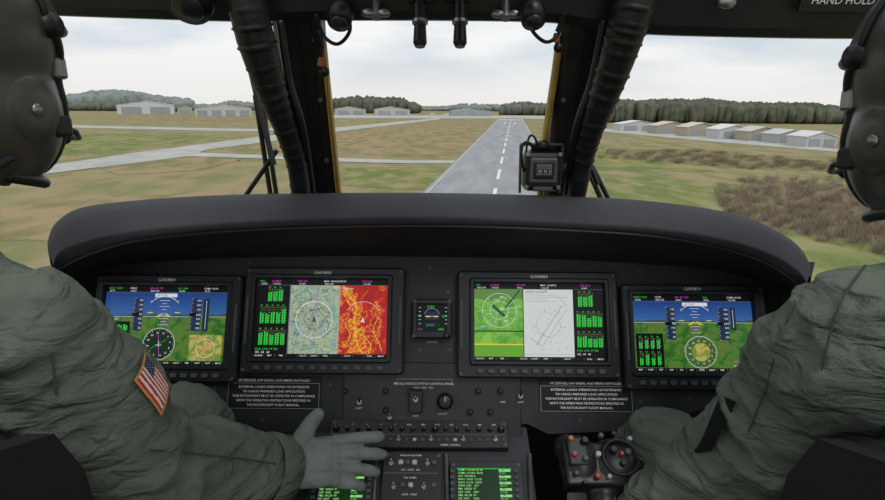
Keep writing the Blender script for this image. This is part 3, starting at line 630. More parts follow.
def display(label, bz, sc, paint, mats):
    x0,y0,x1,y1 = bz; cx, cy = (x0+x1)/2, (y0+y1)/2; a = PANEL.loc(x0,cy); e = PANEL.loc(x1,cy); wd = e[0]-a[0]; ht = PANEL.loc(cx,y0)[1]-PANEL.loc(cx,y1)[1]
    t = thing('flight_display', label, 'display', PANEL.root(cx,cy), 'large panel displays')
    sxm, sym = (sc[0]+sc[2])/2, (sc[1]+sc[3])/2; mf, kx, ky = PANEL.mapper(cx,cy,sxm,sym)
    s0 = mf(sc[0]-1, sc[1]-1); s1 = mf(sc[2]+1, sc[3]+1); scx, scy, sw, sh = (s0[0]+s1[0])/2, (s0[1]+s1[1])/2, s1[0]-s0[0], s0[1]-s1[1]
    MB().loft([rr(0,0,wd,ht,.008,0), rr(0,0,wd,ht,.008,.016), rr(0,0,wd-.006,ht-.006,.006,.020), rr(scx,scy,sw+.016,sh+.016,.006,.020), rr(scx,scy,sw+.010,sh+.010,.004,.024), rr(scx,scy,sw,sh,.002,.024), rr(scx,scy,sw-.002,sh-.002,.002,.012)]).build('bezel', BEZ, t)
    A = Art(mf, .0125, kx); A.rect(sc[0]-1,sc[1]-1,sc[2]+1,sc[3]+1,BK); paint(A); A.build('screen', [M_EM]+mats, t)
    by = (scy-sh/2-ht/2)/2-.002
    for k in range(12):
        MB().rbox(scx+(k-5.5)*sw/12.2, by, sw/12.2*.62, .0085, .018, .0255, .002, .001).build('button', BTN, t)
    for s_ in (-1,1):
        for q in (-1,1): screw(t, (s_*(wd/2-.007), q*(ht/2-.007)), .0201)
        MB().rbox(s_*(wd/2-.008), 0, .004, ht*.45, .018, .0225, .0015, .0008).build('grip_bar', BTN, t)
    A = Art(mf, .0206, kx); A.text('GARMIN', sxm, sc[1]-5.0, 3.2, (240,240,240), .5); A.build('maker_mark', [M_PR], t)
display('leftmost flight display showing attitude, compass rose and small map', (97,275,243,381), (107,287,229,364), paint_pfd1, [M_SVT,M_TAN])
display('second display from left showing green engine bars, chart and red terrain', (246,268,405,373), (258,280,388,357), paint_mfd1, [M_MAP,M_TERR,M_TERY])
display('third display from left showing green map, white airport diagram and engine bars', (457,272,616,377), (474,284,602,360), paint_mfd2, [M_SVB])
display('rightmost flight display with green engine inset beside the compass rose', (620,285,763,389), (631,296,750,371), paint_pfd2, [M_SVT,M_TAN])
sb = thing('standby_instrument', 'small square standby flight instrument between the two middle displays', 'instrument', PANEL.root(432,319))
mf, kx, ky = PANEL.mapper(432,319,432,318); wd = 40*kx
MB().loft([rr(0,0,wd,wd*.98,.006,0), rr(0,0,wd,wd*.98,.006,.012), rr(0,0,wd-.006,wd*.98-.006,.005,.016), rr(0,.002,wd*.76,wd*.7,.003,.016), rr(0,.002,wd*.74,wd*.68,.003,.009)]).build('bezel', BEZ, sb)
A = Art(mf, .0095, kx); A.rect(416,304,448,332,BK); A.rect(425,312,439,316.5,(20,40,76)); A.rect(425,316.5,439,320,(52,42,26)); A.line(425,316.5,439,316.5,.4,WH)
A.line(426,317,430,317,.8,YE); A.line(434,317,438,317,.8,YE); A.text('98',418,317.5,2.4,G); A.text('620',442,317.5,2.2,G); A.ring(432,317,8,.4,(150,155,155),20,160)
for k in range(5): A.line(419,308+k*4,421,308+k*4,.4,WH); A.line(445,308+k*4,447,308+k*4,.4,WH)
A.rect(424,323,440,327,(12,36,36)); A.text('29.92',426.5,326.5,2.4,(50,150,160)); A.text('354',417.5,330.5,2.4,(150,60,145)); A.text('HPA',438,330.5,2.2,G); A.text('STBY',427,308.5,2.4,G); A.build('screen', [M_EM], sb)
knob(sb, (wd*.36,-wd*.42), .0045, .008, .016, mark=False)
for q in ((-1,1),(1,1),(-1,-1)): screw(sb, (q[0]*wd*.44,q[1]*wd*.43), .016)

# ============================================================ CENTRE CONSOLE
cc = thing('centre_console', 'black sloping centre console below the instrument panel', 'console', CONS.root(430,421))
def C2(px, py): a = CONS.loc(px, py); c = CONS.loc(430,421); return (a[0]-c[0], a[1]-c[1])
b = MB(); b.prism([C2(*p) for p in [(300,424),(527,424),(534,470),(552,620),(268,620),(292,470)]], -.5, -.012); b.build('housing', BLK, cc)
for x in (376,446,530):
    b = MB(); q0 = C2(x,452); q1 = C2(x-6 if x < 400 else x+4,560); b.tube([(q0[0],q0[1],-.008),(q1[0],q1[1],-.008)], .004, 6); b.build('rail', BTN, cc)
def module(name, label, cat, r, paint=None, extra=None, emis=None, group='centre console modules'):
    x0,y0,x1,y1 = r; cx, cy = (x0+x1)/2,(y0+y1)/2; wd = CONS.loc(x1,cy)[0]-CONS.loc(x0,cy)[0]; ht = CONS.loc(cx,y0)[1]-CONS.loc(cx,y1)[1]
    t = thing(name, label, cat, CONS.root(cx,cy), group); MB().rbox(0,0,wd,ht,-.0115,.004,.003,.001).build('plate', BEZ, t)
    mf, kx, ky = CONS.mapper(cx,cy,cx,cy); A = Art(mf, .0045, kx); paint(A); A.v and A.build('legend', [M_PR], t)
    for s_ in (-1,1):
        for q in (-1,1): screw(t, (s_*(wd/2-.006), q*(ht/2-.006)), .004)
    if extra: extra(t, mf)
    return t
def pt_audio(A):
    for k, s_ in enumerate(('1','2','3','4','5','AUX','NAV','VOL','ICS','HOT','MIC','BRT')): A.text(s_, 338+k*14.2, 426.4, 1.6, (215,215,212), .5)
    A.text('AUDIO / ICS', 350, 446.5, 1.7, (210,210,208)); A.text('COMM  CONTROL', 440, 446.5, 1.7, (210,210,208))
    A.line(330,435.5,505,435.5,.3,(120,120,120))
def ex_audio(t, mf):
    for k in range(16):
        c = mf(336+k*11, 430.5)
        if k in (0,9,15): knob(t, c, .0050, .011, .004)
        else: knob(t, c, .0034, .008, .004, BLK2, True)
    for k in range(22):
        c = mf(335+k*8, 440.5)
        if k % 4 == 0: toggle(t, c, .004, ln=.008, k=.75)
        else: MB().rbox(c[0],c[1],.0065,.0055,.004,.007,.0012).build('button', BTN if k % 5 else WHT, t)
module('audio_panel', 'wide audio control panel with a row of knobs at the console top', 'control panel', (330,421,508,448), pt_audio, ex_audio)
def pt_mid(A):
    for y, s_ in ((456.5,'BACKUP HYD PUMP'),(471.5,'OFF   AUTO   ON'),(479.5,'TAIL WHEEL'),(496,'LOCK   UNLK')): A.text(s_, 410, y, 1.7, (220,220,215), .5)
    A.line(384,474,438,474,.3,(140,140,140))
def ex_mid(t, mf):
    for x, y in ((390,464),(427,464),(394,488),(424,488)): toggle(t, mf(x,y), .004, ln=.009, k=.85)
    for x, y, mm in ((400,463,WHT),(407,463,BTN),(414,463,WHT),(434,463,BTN),(403,486,BTN),(411,486,WHT),(434,486,BTN)):
        b_ = mf(x,y); MB().rbox(b_[0],b_[1],.0085,.008,.004,.008,.002).build('button', mm, t)
module('switch_panel', 'narrow switch panel with toggles between the two keypads', 'control panel', (382,452,442,512), pt_mid, ex_mid)
def cdu(label, r, sc):
    def pt(A): pass
    def ex(t, mf):
        A = Art(mf, .006, 1); x0,y0,x1,y1 = sc; A.rect(x0,y0,x1,y1,(12,46,18))
        rows = ['COM1 118.100 121.90','COM2 121.900 118.30','UHF  243.000 A','NAV1 110.50  112.30','NAV2 112.30  110.90','XPDR 1200    ALT','FM1  038.50  PT','ADF  0350    ANT','FM2  041.20  PT','ICS  HOT     VOX','TCN  058X    T/R','HF   08.9840 U']
        hh = (y1-y0)/len(rows); A.rect(x0,y0,x1,y0+.8,G)
        for k, s_ in enumerate(rows):
            A.text(s_, x0+1.2, y0+1.6+k*hh+1.0, 1.9, (170,250,150)); 
            if k % 2 == 0: A.rect(x1-13, y0+.9+k*hh, x1-1.2, y0+.3+(k+.95)*hh, (150,225,130)); A.text('%03d' % random.randint(100,999), x1-11, y0+1.6+k*hh+.9, 1.7, BK)
            else: A.text('%.3f' % random.uniform(30,300), x1-13, y0+1.6+k*hh+1.0, 1.7, (120,220,120))
        A.build('screen', [M_EM], t)
        for k in range(6):
            for x in (x0-4.5, x1+4.5): c = mf(x, y0+3+k*(y1-y0)/6); MB().rbox(c[0],c[1],.008,.006,.004,.009,.0015).build('button', BTN, t)
        for k in range(6):
            for j in range(2): c = mf(x0+3+k*(x1-x0-6)/5, y1+6+j*7); MB().rbox(c[0],c[1],.010,.008,.004,.009,.0015).build('button', BTN, t)
    module('control_display_unit', label, 'keypad display', r, pt, ex)
cdu('keypad unit with green screen partly under the gloved hand', (306,462,372,530), (318,470,364,508))
cdu('keypad unit with green screen on the right of the console', (450,461,524,530), (457,469,513,508))
# compass
cp = thing('magnetic_compass', 'boxy black magnetic compass with wires mounted beside the right window post', 'compass', T(at(543,194,1.2)))
c = at(543,172,1.2); W_ = 1.08/f; GF = mat('compass_frame',(80,82,84),.35)
b = MB(); b.box(c+V((0,.03,0)), (40*W_,.06,44*W_), bev=.010); b.build('case', BLK2, cp, world=True)
b = MB(); b.box(c+V((0,-.004,.004)), (30*W_,.012,28*W_), bev=.004); b.build('face_frame', GF, cp, world=True)
b = MB(); b.box(c+V((0,-.009,.005)), (24*W_,.006,20*W_), bev=.003); b.build('inner_frame', BLK2, cp, world=True)
b = MB(); b.box(c+V((0,-.013,.006)), (17*W_,.004,12*W_), bev=.001); b.build('card_window', mat('compass_glass',(100,104,106),.25), cp, world=True)
MAc = T(c+V((0,-.0156,.006))) @ Matrix.Rotation(rad(90),4,'X')
A = Art(lambda x, y: (x*W_, -y*W_), 0, W_); A.rect(-7.5,-.6,7.5,3.6,(20,20,22)); A.text('33  N  3',0,2.8,2.8,(205,205,200),.5)
for k in range(9): A.line(-7+k*1.75,-4,-7+k*1.75,-1.8,.35,(30,30,30))
ao = A.build('card', [M_PR], cp); ao.data.transform(PM[cp.name].inverted() @ MAc)
b = MB(); b.box(c+V((0,-.006,-.036)), (22*W_,.008,5*W_), bev=.002); b.build('correction_card', BTN, cp, world=True)
for s_ in (-1,1):
    b = MB(); b.tube([c+V((s_*.046,.03,.055)), c+V((s_*.044,.03,-.05))], .003, 8); b.build('bracket_arm', BTN, cp, world=True)
    for zz in (-.032,.038):
        b = MB(); b.tube([c+V((s_*.034,.002,zz)), c+V((s_*.034,-.006,zz))], .0042, 12); b.build('screw', STEEL, cp, world=True)
b = MB(); b.box(c+V((.0,.03,.056)), (.094,.012,.006), bev=.002); b.build('bracket_bar', BTN, cp, world=True)
b = MB(); b.tube(crom([c+V((-.02,.01,.04)), c+V((-.030,.0,.060)), c+V((-.044,0,.06)), c+V((-.048,0,.035)), c+V((-.04,.01,.0))], 24), .0028, 8); b.build('wire', DARK, cp, True, True)
b = MB(); b.tube(crom([c+V((-.01,.01,.04)), c+V((-.02,.0,.07)), c+V((-.03,.01,.075)), c+V((-.036,.01,.05)), c+V((-.035,.01,.0))], 24), .0025, 8); b.build('wire', DARK, cp, True, True)
b = MB(); b.tube([c+V((.02,.03,.0)), c+V((.065,.06,.01))], .011, 10); b.build('bracket', BLK2, cp, world=True)
b = MB(); b.tube([c+V((.0,.03,.042)), c+V((.0,.04,.056))], [.026,.017], 14); b.build('cap', BLK2, cp, True, True)

# ============================================================ PEOPLE
class Blob(MB):
    def limb(s, pts, rs):
        pts = [V(p) for p in pts]
        for p, r in zip(pts, rs): s.ball(p, r)
        for (a, b_), (ra, rb) in zip(zip(pts, pts[1:]), zip(rs, rs[1:])): s.tube([a, b_], [ra, rb], 16)
        return s
    def skin(s, name, mt, parent, voxel, it=6, wr=None):
        me = bpy.data.meshes.new('tmp'); s.bm.to_mesh(me); s.bm.free(); o = bpy.data.objects.new('tmp', me); COL.objects.link(o)
        q = o.modifiers.new('r', 'REMESH'); q.mode = 'VOXEL'; q.voxel_size = voxel
        q = o.modifiers.new('s', 'SMOOTH'); q.factor = .5; q.iterations = it
        dg = bpy.context.evaluated_depsgraph_get(); dg.update(); out_ = bpy.data.meshes.new_from_object(o.evaluated_get(dg)); out_.name = name
        bpy.data.objects.remove(o); bpy.data.meshes.remove(me)
        bvh = BVHTree.FromPolygons([v.co.copy() for v in out_.vertices], [tuple(p.vertices) for p in out_.polygons])
        if wr:
            ns = [v.normal.copy() for v in out_.vertices]
            for v, n_ in zip(out_.vertices, ns): v.co = v.co + n_*wr(v.co, n_)
        out_.materials.clear(); out_.materials.append(mt); out_.polygons.foreach_set('use_smooth', [True]*len(out_.polygons))
        out_.transform(PM[parent.name].inverted())
        ob = bpy.data.objects.new(name, out_); COL.objects.link(ob); ob.parent = parent; return ob, bvh
def wrinkle(amp, joints, calm):
    def fn(p, n_):
        wob = V((noise.noise(p*5), noise.noise(p*5+V((9,0,0))), noise.noise(p*5+V((0,9,0)))))*.9
        def rdg(q, k=3.2): return max(0, 1-abs(noise.noise(q))*k)**1.6
        a = rdg(V((p.x*6,p.y*5,p.z*13))+wob); b_ = rdg(V((p.x*12,p.y*10,p.z*24))+wob*1.4+V((5,5,5)), 3.6)
        c_ = rdg(V((p.x*22,p.y*18,p.z*38))+wob*2+V((2,8,1)), 3.6)
        j = sum(math.exp(-((p-q).length/.10)**2) for q in joints); m_ = .5+.5*noise.noise(p*5+V((2,7,1)))
        d = 1-math.exp(-((p-calm).length/.06)**2)
        return amp*d*(a*(.6+.6*m_+.5*j)+b_*(.4+.6*j)+c_*.16-.45)
    return fn
def hand(person, wrist, fd, dorsal, name, curl, side=1, spread=1.0, thumb=None, mt=None, fore=None, sc=1.0, fat=1.0):
    fd = fd.normalized(); dz = (dorsal-fd*dorsal.dot(fd)).normalized(); tx = dz.cross(fd)*side
    def P(x, y, z): return wrist+(tx*x+fd*y+dz*z)*sc
    B = Blob()
    if fore is not None: B.limb([fore, wrist], [.038,.033])
    for x, x2, r in ((.026,.029,.0150),(.010,.0105,.0155),(-.008,-.0085,.015),(-.022,-.0265,.0135)): B.limb([P(x*.6,.0,0), P(x,.045,.004), P(x2,.084,.005)], [.020*sc,(r+.001)*sc,(r-.002)*sc])
    L_ = [(.0305,.076,.0104,5),(.0103,.084,.0108,0),(-.0103,.078,.0103,-5),(-.0298,.062,.0093,-11)]
    for k, (x, ln, r, ang) in enumerate(L_):
        r *= fat; a = rad(ang*spread); d_ = math.sin(a); p = [x,.086,.005]; pts = [P(*p)]; th = 0
        for seg, (fr, cu) in enumerate(((.44,curl[k][0]),(.32,curl[k][1]),(.24,curl[k][2]))):
            th += rad(cu); p = [p[0]+d_*ln*fr*math.cos(th), p[1]+math.cos(th)*math.cos(a)*ln*fr, p[2]-math.sin(th)*ln*fr]; pts.append(P(*p))
        B.limb(pts, [(r+.001)*sc, r*.98*sc, r*.94*sc, r*.82*sc])
        B.ball(P(x,.088,.009), (r+.0005)*sc)
    th_ = thumb or [(.014,.018,-.004),(.034,.040,-.010),(.056,.068,-.014),(.066,.094,-.018)]
    B.limb([P(*q) for q in th_], [.019*sc,.0160*sc,.0130*fat*sc,.0104*fat*sc])
    return B.skin(name, mt or GLOVE, person, .0021, 2, lambda p, n_: .0009*(noise.noise(p*80)+.9*noise.noise(V((p.x*70,p.y*60,p.z*170)))))
def helmet(person, hc, sgn, yaw=0, tilt=0):
    Rh = T(hc) @ Matrix.Rotation(rad(yaw),4,'Z') @ Matrix.Rotation(rad(tilt),4,'X')
    B = Blob(); B.ball((0,-.005,.035),(.130,.154,.129), seg=32); B.ball((0,-.045,-.025),(.118,.108,.120), seg=24)
    for s_ in (-1,1): B.ball((s_*.072,.004,-.050),(.054,.088,.090), seg=24)
    me = bpy.data.meshes.new('tmp'); B.bm.to_mesh(me); B.bm.free(); o = bpy.data.objects.new('tmp', me); COL.objects.link(o)
    q = o.modifiers.new('r','REMESH'); q.mode = 'VOXEL'; q.voxel_size = .006
    q = o.modifiers.new('s','SMOOTH'); q.factor = .5; q.iterations = 16
    dg = bpy.context.evaluated_depsgraph_get(); dg.update(); sh = bpy.data.meshes.new_from_object(o.evaluated_get(dg)); bpy.data.objects.remove(o)
    bv = BVHTree.FromPolygons([v.co.copy() for v in sh.vertices], [tuple(p.vertices) for p in sh.polygons])
    def snap(p, off):
        c_ = V((0, V(p).y*.5, V(p).z*.7)); h_ = bv.ray_cast(V(p)+(V(p)-c_).normalized()*.2, (c_-V(p)).normalized())
        return h_[0]+h_[1]*off if h_[0] else V(p)
    bm = bmesh.new(); bm.from_mesh(sh)
    dead = [v for v in bm.verts if (v.co.y > .066 and v.co.z < .035 and abs(v.co.x) < .108) or v.co.z < -.130 or (abs(v.co.x) < .070 and v.co.z < -.085 and v.co.y > -.08)]
    bmesh.ops.delete(bm, geom=dead, context='VERTS'); bmesh.ops.solidify(bm, geom=bm.faces[:], thickness=-.006)
    me = bpy.data.meshes.new('helmet'); bm.to_mesh(me); bm.free(); me.transform(PM[person.name].inverted() @ Rh); me.materials.append(HELM)
    me.polygons.foreach_set('use_smooth', [True]*len(me.polygons))
    hm = bpy.data.objects.new('helmet', me); COL.objects.link(hm); hm.parent = person
    def part(bld, nm, mt, smooth=True):
        bmesh.ops.transform(bld.bm, matrix=PM[person.name].inverted() @ Rh, verts=bld.bm.verts[:]); return bld.build(nm, mt, hm, smooth)
    b = MB(); loops = []
    for i in range(9):
        el = rad(4+i*9); row = []
        for k in range(29):
            a = rad(-72+144*k/28); row.append(snap((.13*math.sin(a)*math.cos(el*.9), .15*math.cos(a)*math.cos(el), .035+.125*math.sin(el)), .009))
        loops.append(row)
    b.loft(loops, closed=False); part(b, 'visor_cover', HELM)
    b = MB(); b.tube(loops[0], .006, 8); part(b, 'visor_rim', DARK)
    for q_ in (0,-1):
        b = MB(); b.tube([l[q_] for l in loops], .0045, 8); part(b, 'visor_edge', DARK)
    def band(path, w_, nm, ax=1):
        b = MB(); lo = []
        for p in crom(path, 22):
            lo.append([snap(p+(V((0,v_,0)) if ax == 1 else V((0,0,v_))), h_) for v_, h_ in ((-w_,.001),(-w_*.8,.005),(w_*.8,.005),(w_,.001))])
        b.loft(lo, closed=False); part(b, nm, DARK)
    for s_ in (-1,1):
        band([(s_*.05,-.02,.16),(s_*.10,.0,.11),(s_*.125,.01,.05),(s_*.13,.02,.01)], .013, 'strap_track')
        band([(s_*.13,.03,.02),(s_*.13,-.04,.01),(s_*.11,-.10,.0),(s_*.05,-.15,-.005)], .007, 'rear_strap', 2)
        band([(s_*.13,-.03,-.09),(s_*.11,-.08,-.085),(s_*.06,-.13,-.08)], .008, 'nape_strap', 2)
        e0 = snap((s_*.14,.010,-.052), 0); ex_ = V((s_,0,0))
        b = MB(); b.tube([e0-ex_*.016, e0-ex_*.001, e0+ex_*.005, e0+ex_*.006], [.042,.040,.034,.016], 28); part(b, 'ear_cup', HELM)
        b = MB(); b.tube([snap(e0+V((0,.042*math.cos(a),.043*math.sin(a))), .002) for a in [2*math.pi*k/32 for k in range(33)]], .0035, 8, cap=False); part(b, 'ear_cup_rim', DARK)
        b = MB(); b.tube([e0+ex_*.005, e0+ex_*.009], [.008,.006], 20); part(b, 'ear_cup_screw', STEEL)
        b = MB(); b.tube([snap(p, .003) for p in crom([(s_*.13,.055,.045),(s_*.12,.074,.02),(s_*.12,.080,-.03),(s_*.11,.085,-.08),(s_*.09,.06,-.125)],24)], .009, 10); part(b, 'edge_roll', DARK)
        q = snap((s_*.13,.055,.045), .004); b = MB(); b.tube([q-ex_*.006, q+ex_*.012], [.016,.013], 18); part(b, 'visor_knob', DARK)
        b = MB(); b.box(snap((s_*.13,.075,.0), .008), (.010,.020,.026), bev=.004); part(b, 'buckle', STEEL, False)
        b = MB(); b.tube(crom([(s_*.105,-.02,-.122),(s_*.10,.03,-.135),(s_*.07,.07,-.142),(s_*.04,.09,-.135)],16), .007, 8); part(b, 'chin_strap', DARK)
    s_ = sgn; e0 = snap((s_*.14,.06,-.075), 0)
    b = MB(); b.box(e0+V((s_*.004,0,0)),(.016,.030,.026), bev=.005); part(b, 'boom_swivel', DARK, False)
    b = MB(); b.tube([e0+V((s_*.006,0,0)), e0+V((-s_*.004,.035,-.008)), V((s_*.088,.120,-.088)), V((s_*.065,.142,-.09)), V((s_*.04,.150,-.09))], .004, 8); part(b, 'microphone_boom', DARK)
    b = MB(); b.ball((s_*.035,.150,-.090),(.018,.011,.011)); part(b, 'microphone', DARK)
    b = MB(); b.tube(crom([snap((s_*.12,-.02,-.10),.004),(s_*.115,-.06,-.12),(s_*.10,-.10,-.17),(s_*.08,-.14,-.24)],16), .005, 8); part(b, 'intercom_cable', DARK)
    return hm
def pilot(label, cx, head, aisle, elbow, wrist, oelbow, owrist, sh, osh, knee, oknee, nz=-.19, ar=(.080,.074,.068,.062,.050), calm=None):
    s = aisle; root = V((cx,.52,-.76)); t = thing('person', label, 'person', T(root))
    B = Blob()
    B.ball((cx,.53,-.66),(.175,.14,.11), seg=24); B.ball((cx,.535,-.52),(.165,.125,.16), seg=24); B.ball((cx,.55,-.38),(.18,.13,.17), seg=24)
    neck = V((cx+(head.x-cx)*.6, head.y-.06, head.z+nz)); B.limb([(cx,.55,-.3), neck+V((0,0,-.02)), neck+V((0,.02,.06))], [.10,.070,.058])
    for a in (sh, osh): B.limb([neck+V((0,-.01,-.05)), neck.lerp(a,.55)+V((0,0,.0)), a], [.068,.070,.078]); B.limb([(cx,.55,-.36), a], [.12,.07])
    B.limb([sh, sh.lerp(elbow,.55), elbow, elbow.lerp(wrist,.45), wrist.lerp(elbow,.12)], ar)
    B.limb([osh, osh.lerp(oelbow,.5), oelbow, oelbow.lerp(owrist,.45), owrist.lerp(oelbow,.08)], [.080,.070,.063,.058,.046])
    for kn, sg in ((knee, s),(oknee,-s)):
        hip = V((cx+sg*.095,.58,-.66)); an = V((kn.x+sg*.0, kn.y+.16, -1.06))
        B.limb([hip, hip.lerp(kn,.5), kn, kn.lerp(an,.45), an], [.100,.090,.074,.066,.052])
    B.limb([neck+V((0,.02,.05)), head+V((0,-.01,-.06))], [.056,.058]); B.ball(head,(.076,.098,.112), seg=24); B.ball(head+V((0,.045,-.065)),(.052,.05,.045)); B.limb([head+V((0,.090,.0)), head+V((0,.108,-.028))],[.009,.014])
    for e_ in (-1,1): B.ball(head+V((e_*.078,-.005,-.01)),(.010,.02,.03))
    zc = neck.z+.045; wr = wrinkle(.0100, [elbow, sh+V((0,0,-.06)), oelbow], calm or V((9,9,9)))
    bd, bvh = B.skin('body', SUIT, t, .0053, 8, lambda p, n_: (wr(p, n_) if p.z < zc-.03 else 0))
    bd.data.materials.append(SKIN)
    for p in bd.data.polygons:
        if p.center.z+root.z > zc: p.material_index = 1
    for e_ in (-1,1): MB().ball(head+V((e_*.032,.088,.008)), .013).build('eye', WHT, t, True, True)
    MB().ball(head+V((0,.098,-.055)),(.024,.007,.006)).build('mouth', mat('lip',(150,90,80),.5), t, True, True)
    b = MB(); cn = neck+V((0,.01,.015)); b.loft([[cn+V((math.cos(a)*(.086-.1*max(0,z)), math.sin(a)*.082, z+.012*math.sin(a))) for a in [2*math.pi*k/28 for k in range(28)]] for z in (-.03,.0,.03,.035)]); co = b.build('collar', SUIT, t, True, True)
    cdir = (wrist-elbow).normalized(); c0_ = wrist.lerp(elbow,.10); b = MB(); b.tube([c0_-cdir*.012, c0_, c0_+cdir*.030, c0_+cdir*.034], [ar[4]+.004,ar[4]+.006,ar[4]+.002,ar[4]-.008], 24, cap=False); b.build('cuff', SUIT, t, True, True)
    for kn in (knee, oknee):
        a = V((kn.x, kn.y+.16, -1.08)); Q = Blob(); Q.limb([a+V((0,0,.03)), a+V((0,0,-.03))],[.055,.052]); Q.limb([a+V((0,-.01,-.045)), a+V((0,.10,-.05)), a+V((0,.17,-.055))],[.045,.042,.036]); Q.skin('boot', BOOT, t, .007, 3)
    return t, bvh
hl = V((-.59,.655,.040)); hr = V((.600,.625,.014))
shL = V((-.468,.59,-.268)); elL = at(140,472,.74); wrL = at(280,468,.92)
PL_, bvL = pilot('pilot at left in grey-green flight suit and helmet reaching a gloved hand to the console', -.63, hl, 1, elL, wrL, V((-.87,.60,-.50)), V((-.81,.83,-.58)), shL, V((-.80,.58,-.27)), at(184,424,.95), V((-.76,.86,-.53)), -.225, (.082,.086,.074,.067,.051), shL.lerp(elL,.5)+V((.07,-.03,0)))
helmet(PL_, hl, 1, yaw=-6)
tip = at(378,458,.935); fd = tip-wrL
hand(PL_, wrL, fd, CONS.N+V((-.1,-.35,.1)), 'glove', [(0,12,12),(6,20,16),(12,26,20),(20,30,24)], 1, .75, [(.012,.020,.004),(.036,.034,.014),(.056,.050,.026),(.070,.064,.034)], fore=wrL.lerp(elL,.2), sc=1.03, fat=1.02)
hand(PL_, V((-.81,.83,-.58)), V((0,1,-.3)), V((0,.3,1)), 'glove', [(55,60,40)]*4, -1, 1, None, fore=V((-.82,.78,-.56)))
shR = V((.452,.565,-.245)); elR = V((.418,.655,-.452)); wrR = at(622,528,.86)
PR_, bvR = pilot('pilot at right in grey-green flight suit and helmet with arm down at the collective lever', .61, hr, -1, elR, wrR, V((.86,.60,-.50)), V((.80,.83,-.58)), shR, V((.79,.565,-.245)), at(662,452,.96), V((.76,.86,-.55)), -.212, (.080,.078,.072,.058,.046))
helmet(PR_, hr, -1, yaw=4, tilt=-4)
hand(PR_, wrR, at(596,498,.92)-wrR, V((-.5,-.2,1)), 'glove', [(45,55,30),(50,55,30),(52,58,30),(55,60,30)], -1, 1, None, fore=wrR.lerp(elR,.2))
hand(PR_, V((.80,.83,-.58)), V((0,1,-.3)), V((0,.3,1)), 'glove', [(55,60,40)]*4, 1, 1, None, fore=V((.81,.78,-.56)))
# sewn items conforming to the cloth
def shot(bvh, px, py, dx=0):
    for k in range(12):
        h_ = bvh.ray_cast(V((0,0,0)), ray(px+dx*k*2,py).normalized())
        if h_[0]: return h_[0]
    return None
def sewn(name, person, bvh, corners, nx, ny, col, mt=None, off=.003, dx=0):
    cs = [shot(bvh,*p,dx) for p in corners]
    if not all(cs): print('MISS', name, corners); return None
    vs = []; fs = []; cl = []; b0, b1, b2, b3 = cs
    for j in range(ny+1):
        for i in range(nx+1):
            u, v = i/nx, j/ny; p = (b0*(1-u)+b1*u)*(1-v)+(b3*(1-u)+b2*u)*v; loc, nrm, _, _ = bvh.find_nearest(p)
            if nrm.dot(loc) > 0: nrm = -nrm
            vs.append(tuple(PM[person.name].inverted() @ (loc+nrm*off)))
    for j in range(ny):
        for i in range(nx):
            a = j*(nx+1)+i; fs.append((a+nx+1, a+nx+2, a+1, a)); cl.append(lin(col(i, j)))
    me = bpy.data.meshes.new(name); me.from_pydata(vs, [], fs); ca = me.color_attributes.new('Col','FLOAT_COLOR','CORNER'); i = 0
    for c_ in cl:
        for _ in range(4): ca.data[i].color = c_; i += 1
    me.materials.append(mt or M_PR); me.polygons.foreach_set('use_smooth', [True]*len(fs)); fo = bpy.data.objects.new(name, me); COL.objects.link(fo); fo.parent = person; return fo
def flagcol(i, j):
    if i < 3 or i >= 49 or j < 3 or j >= 42: return (206,146,78)
    i -= 3; j -= 3
    if i < 19 and j < 21: return (225,225,225) if (i % 4 == 1 and j % 4 == 1) else (40,46,92)
    return (196,40,40) if (j//3) % 2 == 0 else (232,226,218)
fo = sewn('flag_patch', PL_, bvL, ((139,352),(164,386),(157,416),(130,381)), 52, 45, flagcol, off=.006, dx=-1)
if fo: fo['label'] = 'stars and stripes shoulder patch with gold border'
sewn('dark_sleeve_patch', PR_, bvR, ((726,396),(742,402),(716,450),(694,456)), 10, 20, lambda i, j: (26,26,28), PATCHM, .007, dx=1)  # plain dark patch following the sleeve surface
def seam(person, bvh, pts, name='seam', r=.0012, mt=SEAM):
    P = crom([V((x,y,0)) for x,y in pts], 40); q = [shot(bvh, p.x, p.y) for p in P]; q = [p*.996 for p in q if p]
    if len(q) < 8: print('MISS seam'); return
    b = MB(); b.tube(q, r, 6); b.build(name, mt, person, True, True)
seam(PL_, bvL, [(20,272),(38,305),(50,345),(56,395)]); seam(PL_, bvL, [(150,450),(200,454),(250,460),(276,464)])
seam(PR_, bvR, [(868,262),(842,300),(826,350),(818,400)]); seam(PR_, bvR, [(795,300),(780,340),(765,390),(745,440)])
# seats
def seat(label, cx, ais):
    t = thing('pilot_seat', label, 'seat', T((cx,.45,-1.17)), 'pilot seats')
    b = MB(); b.box((cx,.58,-.80),(.44,.46,.07), bev=.02); b.build('seat_cushion', SEATM, t, world=True)
    b = MB(); b.box((cx,.375,-.46),(.42,.06,.66), bev=.02); b.build('backrest', SEATM, t, world=True)
    b = MB(); b.box((cx,.60,-.86),(.50,.52,.05), bev=.01); b.build('bucket', BLK, t, world=True)
    for s_ in (-1,1):
        b = MB(); b.loft([[V((cx+s_*.235+o_, y, z)) for y, z in ((.33,-.84),(.80,-.84),(.70,-.66),(.52,-.56),(.49,-.36),(.46,-.30),(.33,-.25))] for o_ in (0, s_*.025)], cap0=True, cap1=True); b.build('side_armour', SEATM, t, world=True)
        b = MB(); b.box((cx+s_*.16,.60,-1.02),(.05,.40,.30), bev=.006); b.build('leg', BLK, t, world=True)
seat('left black armoured pilot seat', -.62, 1); seat('right black armoured pilot seat', .61, -1)
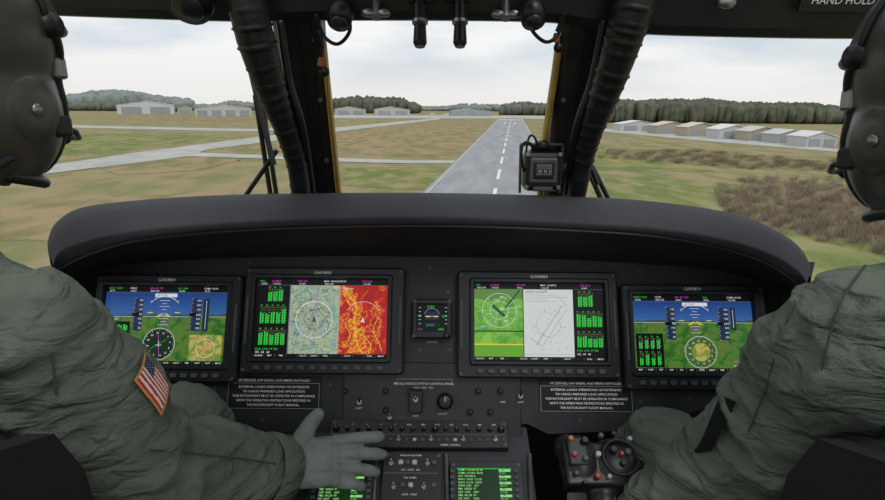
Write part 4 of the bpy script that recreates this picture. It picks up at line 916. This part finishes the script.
# collective lever by the right pilot
cl_ = at(600,466,.88); t = thing('collective_lever', 'black collective lever with button-studded head beside the right pilot knee', 'control lever', T((cl_.x-.01,.50,-1.17)))
ax = (V((cl_.x-.01,.50,-1.12))-cl_).normalized(); 
b = MB(); b.tube([cl_+ax*.02, cl_+ax*.10, V((cl_.x-.01,.50,-1.16))], [.017,.015,.015], 16); b.build('tube', BLK2, t, True, True)
Rc = Matrix.Rotation(rad(35),3,'X')
def cv(x, y, z): return cl_+(Rc @ V((x,y,z)))*1.12
Q = Blob(); Q.ball(cv(-.028,.004,.0),(.033,.045,.028), Rc); Q.ball(cv(.022,.0,.0),(.046,.044,.030), Rc); Q.box(cv(-.01,-.002,.0),(.095,.066,.040), Rc); Q.ball(cv(-.042,.026,-.002),(.022,.022,.020), Rc); Q.ball(cv(0,-.045,-.01),(.026,.034,.022), Rc)
Q.skin('switch_head', BLK2, t, .003, 4)
b = MB(); b.tube([cv(.024+.024*math.cos(a), .004+.024*math.sin(a), .024) for a in [2*math.pi*k/28 for k in range(29)]], .0028, 8, cap=False); b.build('guard_ring', DARK, t, True, True)
b = MB(); b.box(cv(-.034,.012,.022), (.030,.044,.010), Rc, bev=.003); b.build('switch_block', BEZ, t, world=True)
for k, (x, y, r, mt, hgt) in enumerate(((-.042,.028,.0046,ORG,.013),(-.040,.006,.0044,RED,.013),(-.024,.024,.0060,DARK,.018),(.002,.034,.0045,BTN,.009),(.020,.036,.0040,DARK,.010),(.042,.030,.0040,WHT,.007),(-.026,.000,.0050,BTN,.014),(-.006,.008,.0045,WHT,.008),(.014,.012,.0060,DARK,.016),(.034,.010,.0055,BTN,.012),(.024,-.006,.0050,DARK,.014),(-.040,-.018,.0040,BTN,.008),(.024,.006,.0036,RED,.016),(.004,-.022,.0038,WHT,.007),(-.012,-.022,.0042,RED,.008),(.038,-.026,.004,BTN,.007),(-.030,-.030,.004,DARK,.008),(.050,.000,.0038,DARK,.010))):
    q = cv(x,y,.020); b = MB(); b.tube([q, q+Rc @ V((0,0,hgt*.8)), q+Rc @ V((0,0,hgt*1.0))], [r,r*.95,r*.75], 16); b.build('button', mt, t, False, True)
b = MB(); b.tube(crom([cl_+V((.04,.01,-.01)), cl_+V((.07,.02,-.04)), cl_+V((.04,.0,-.12)), cl_+V((.0,-.05,-.25))],20), .006, 8); b.build('cable', DARK, t, True, True)
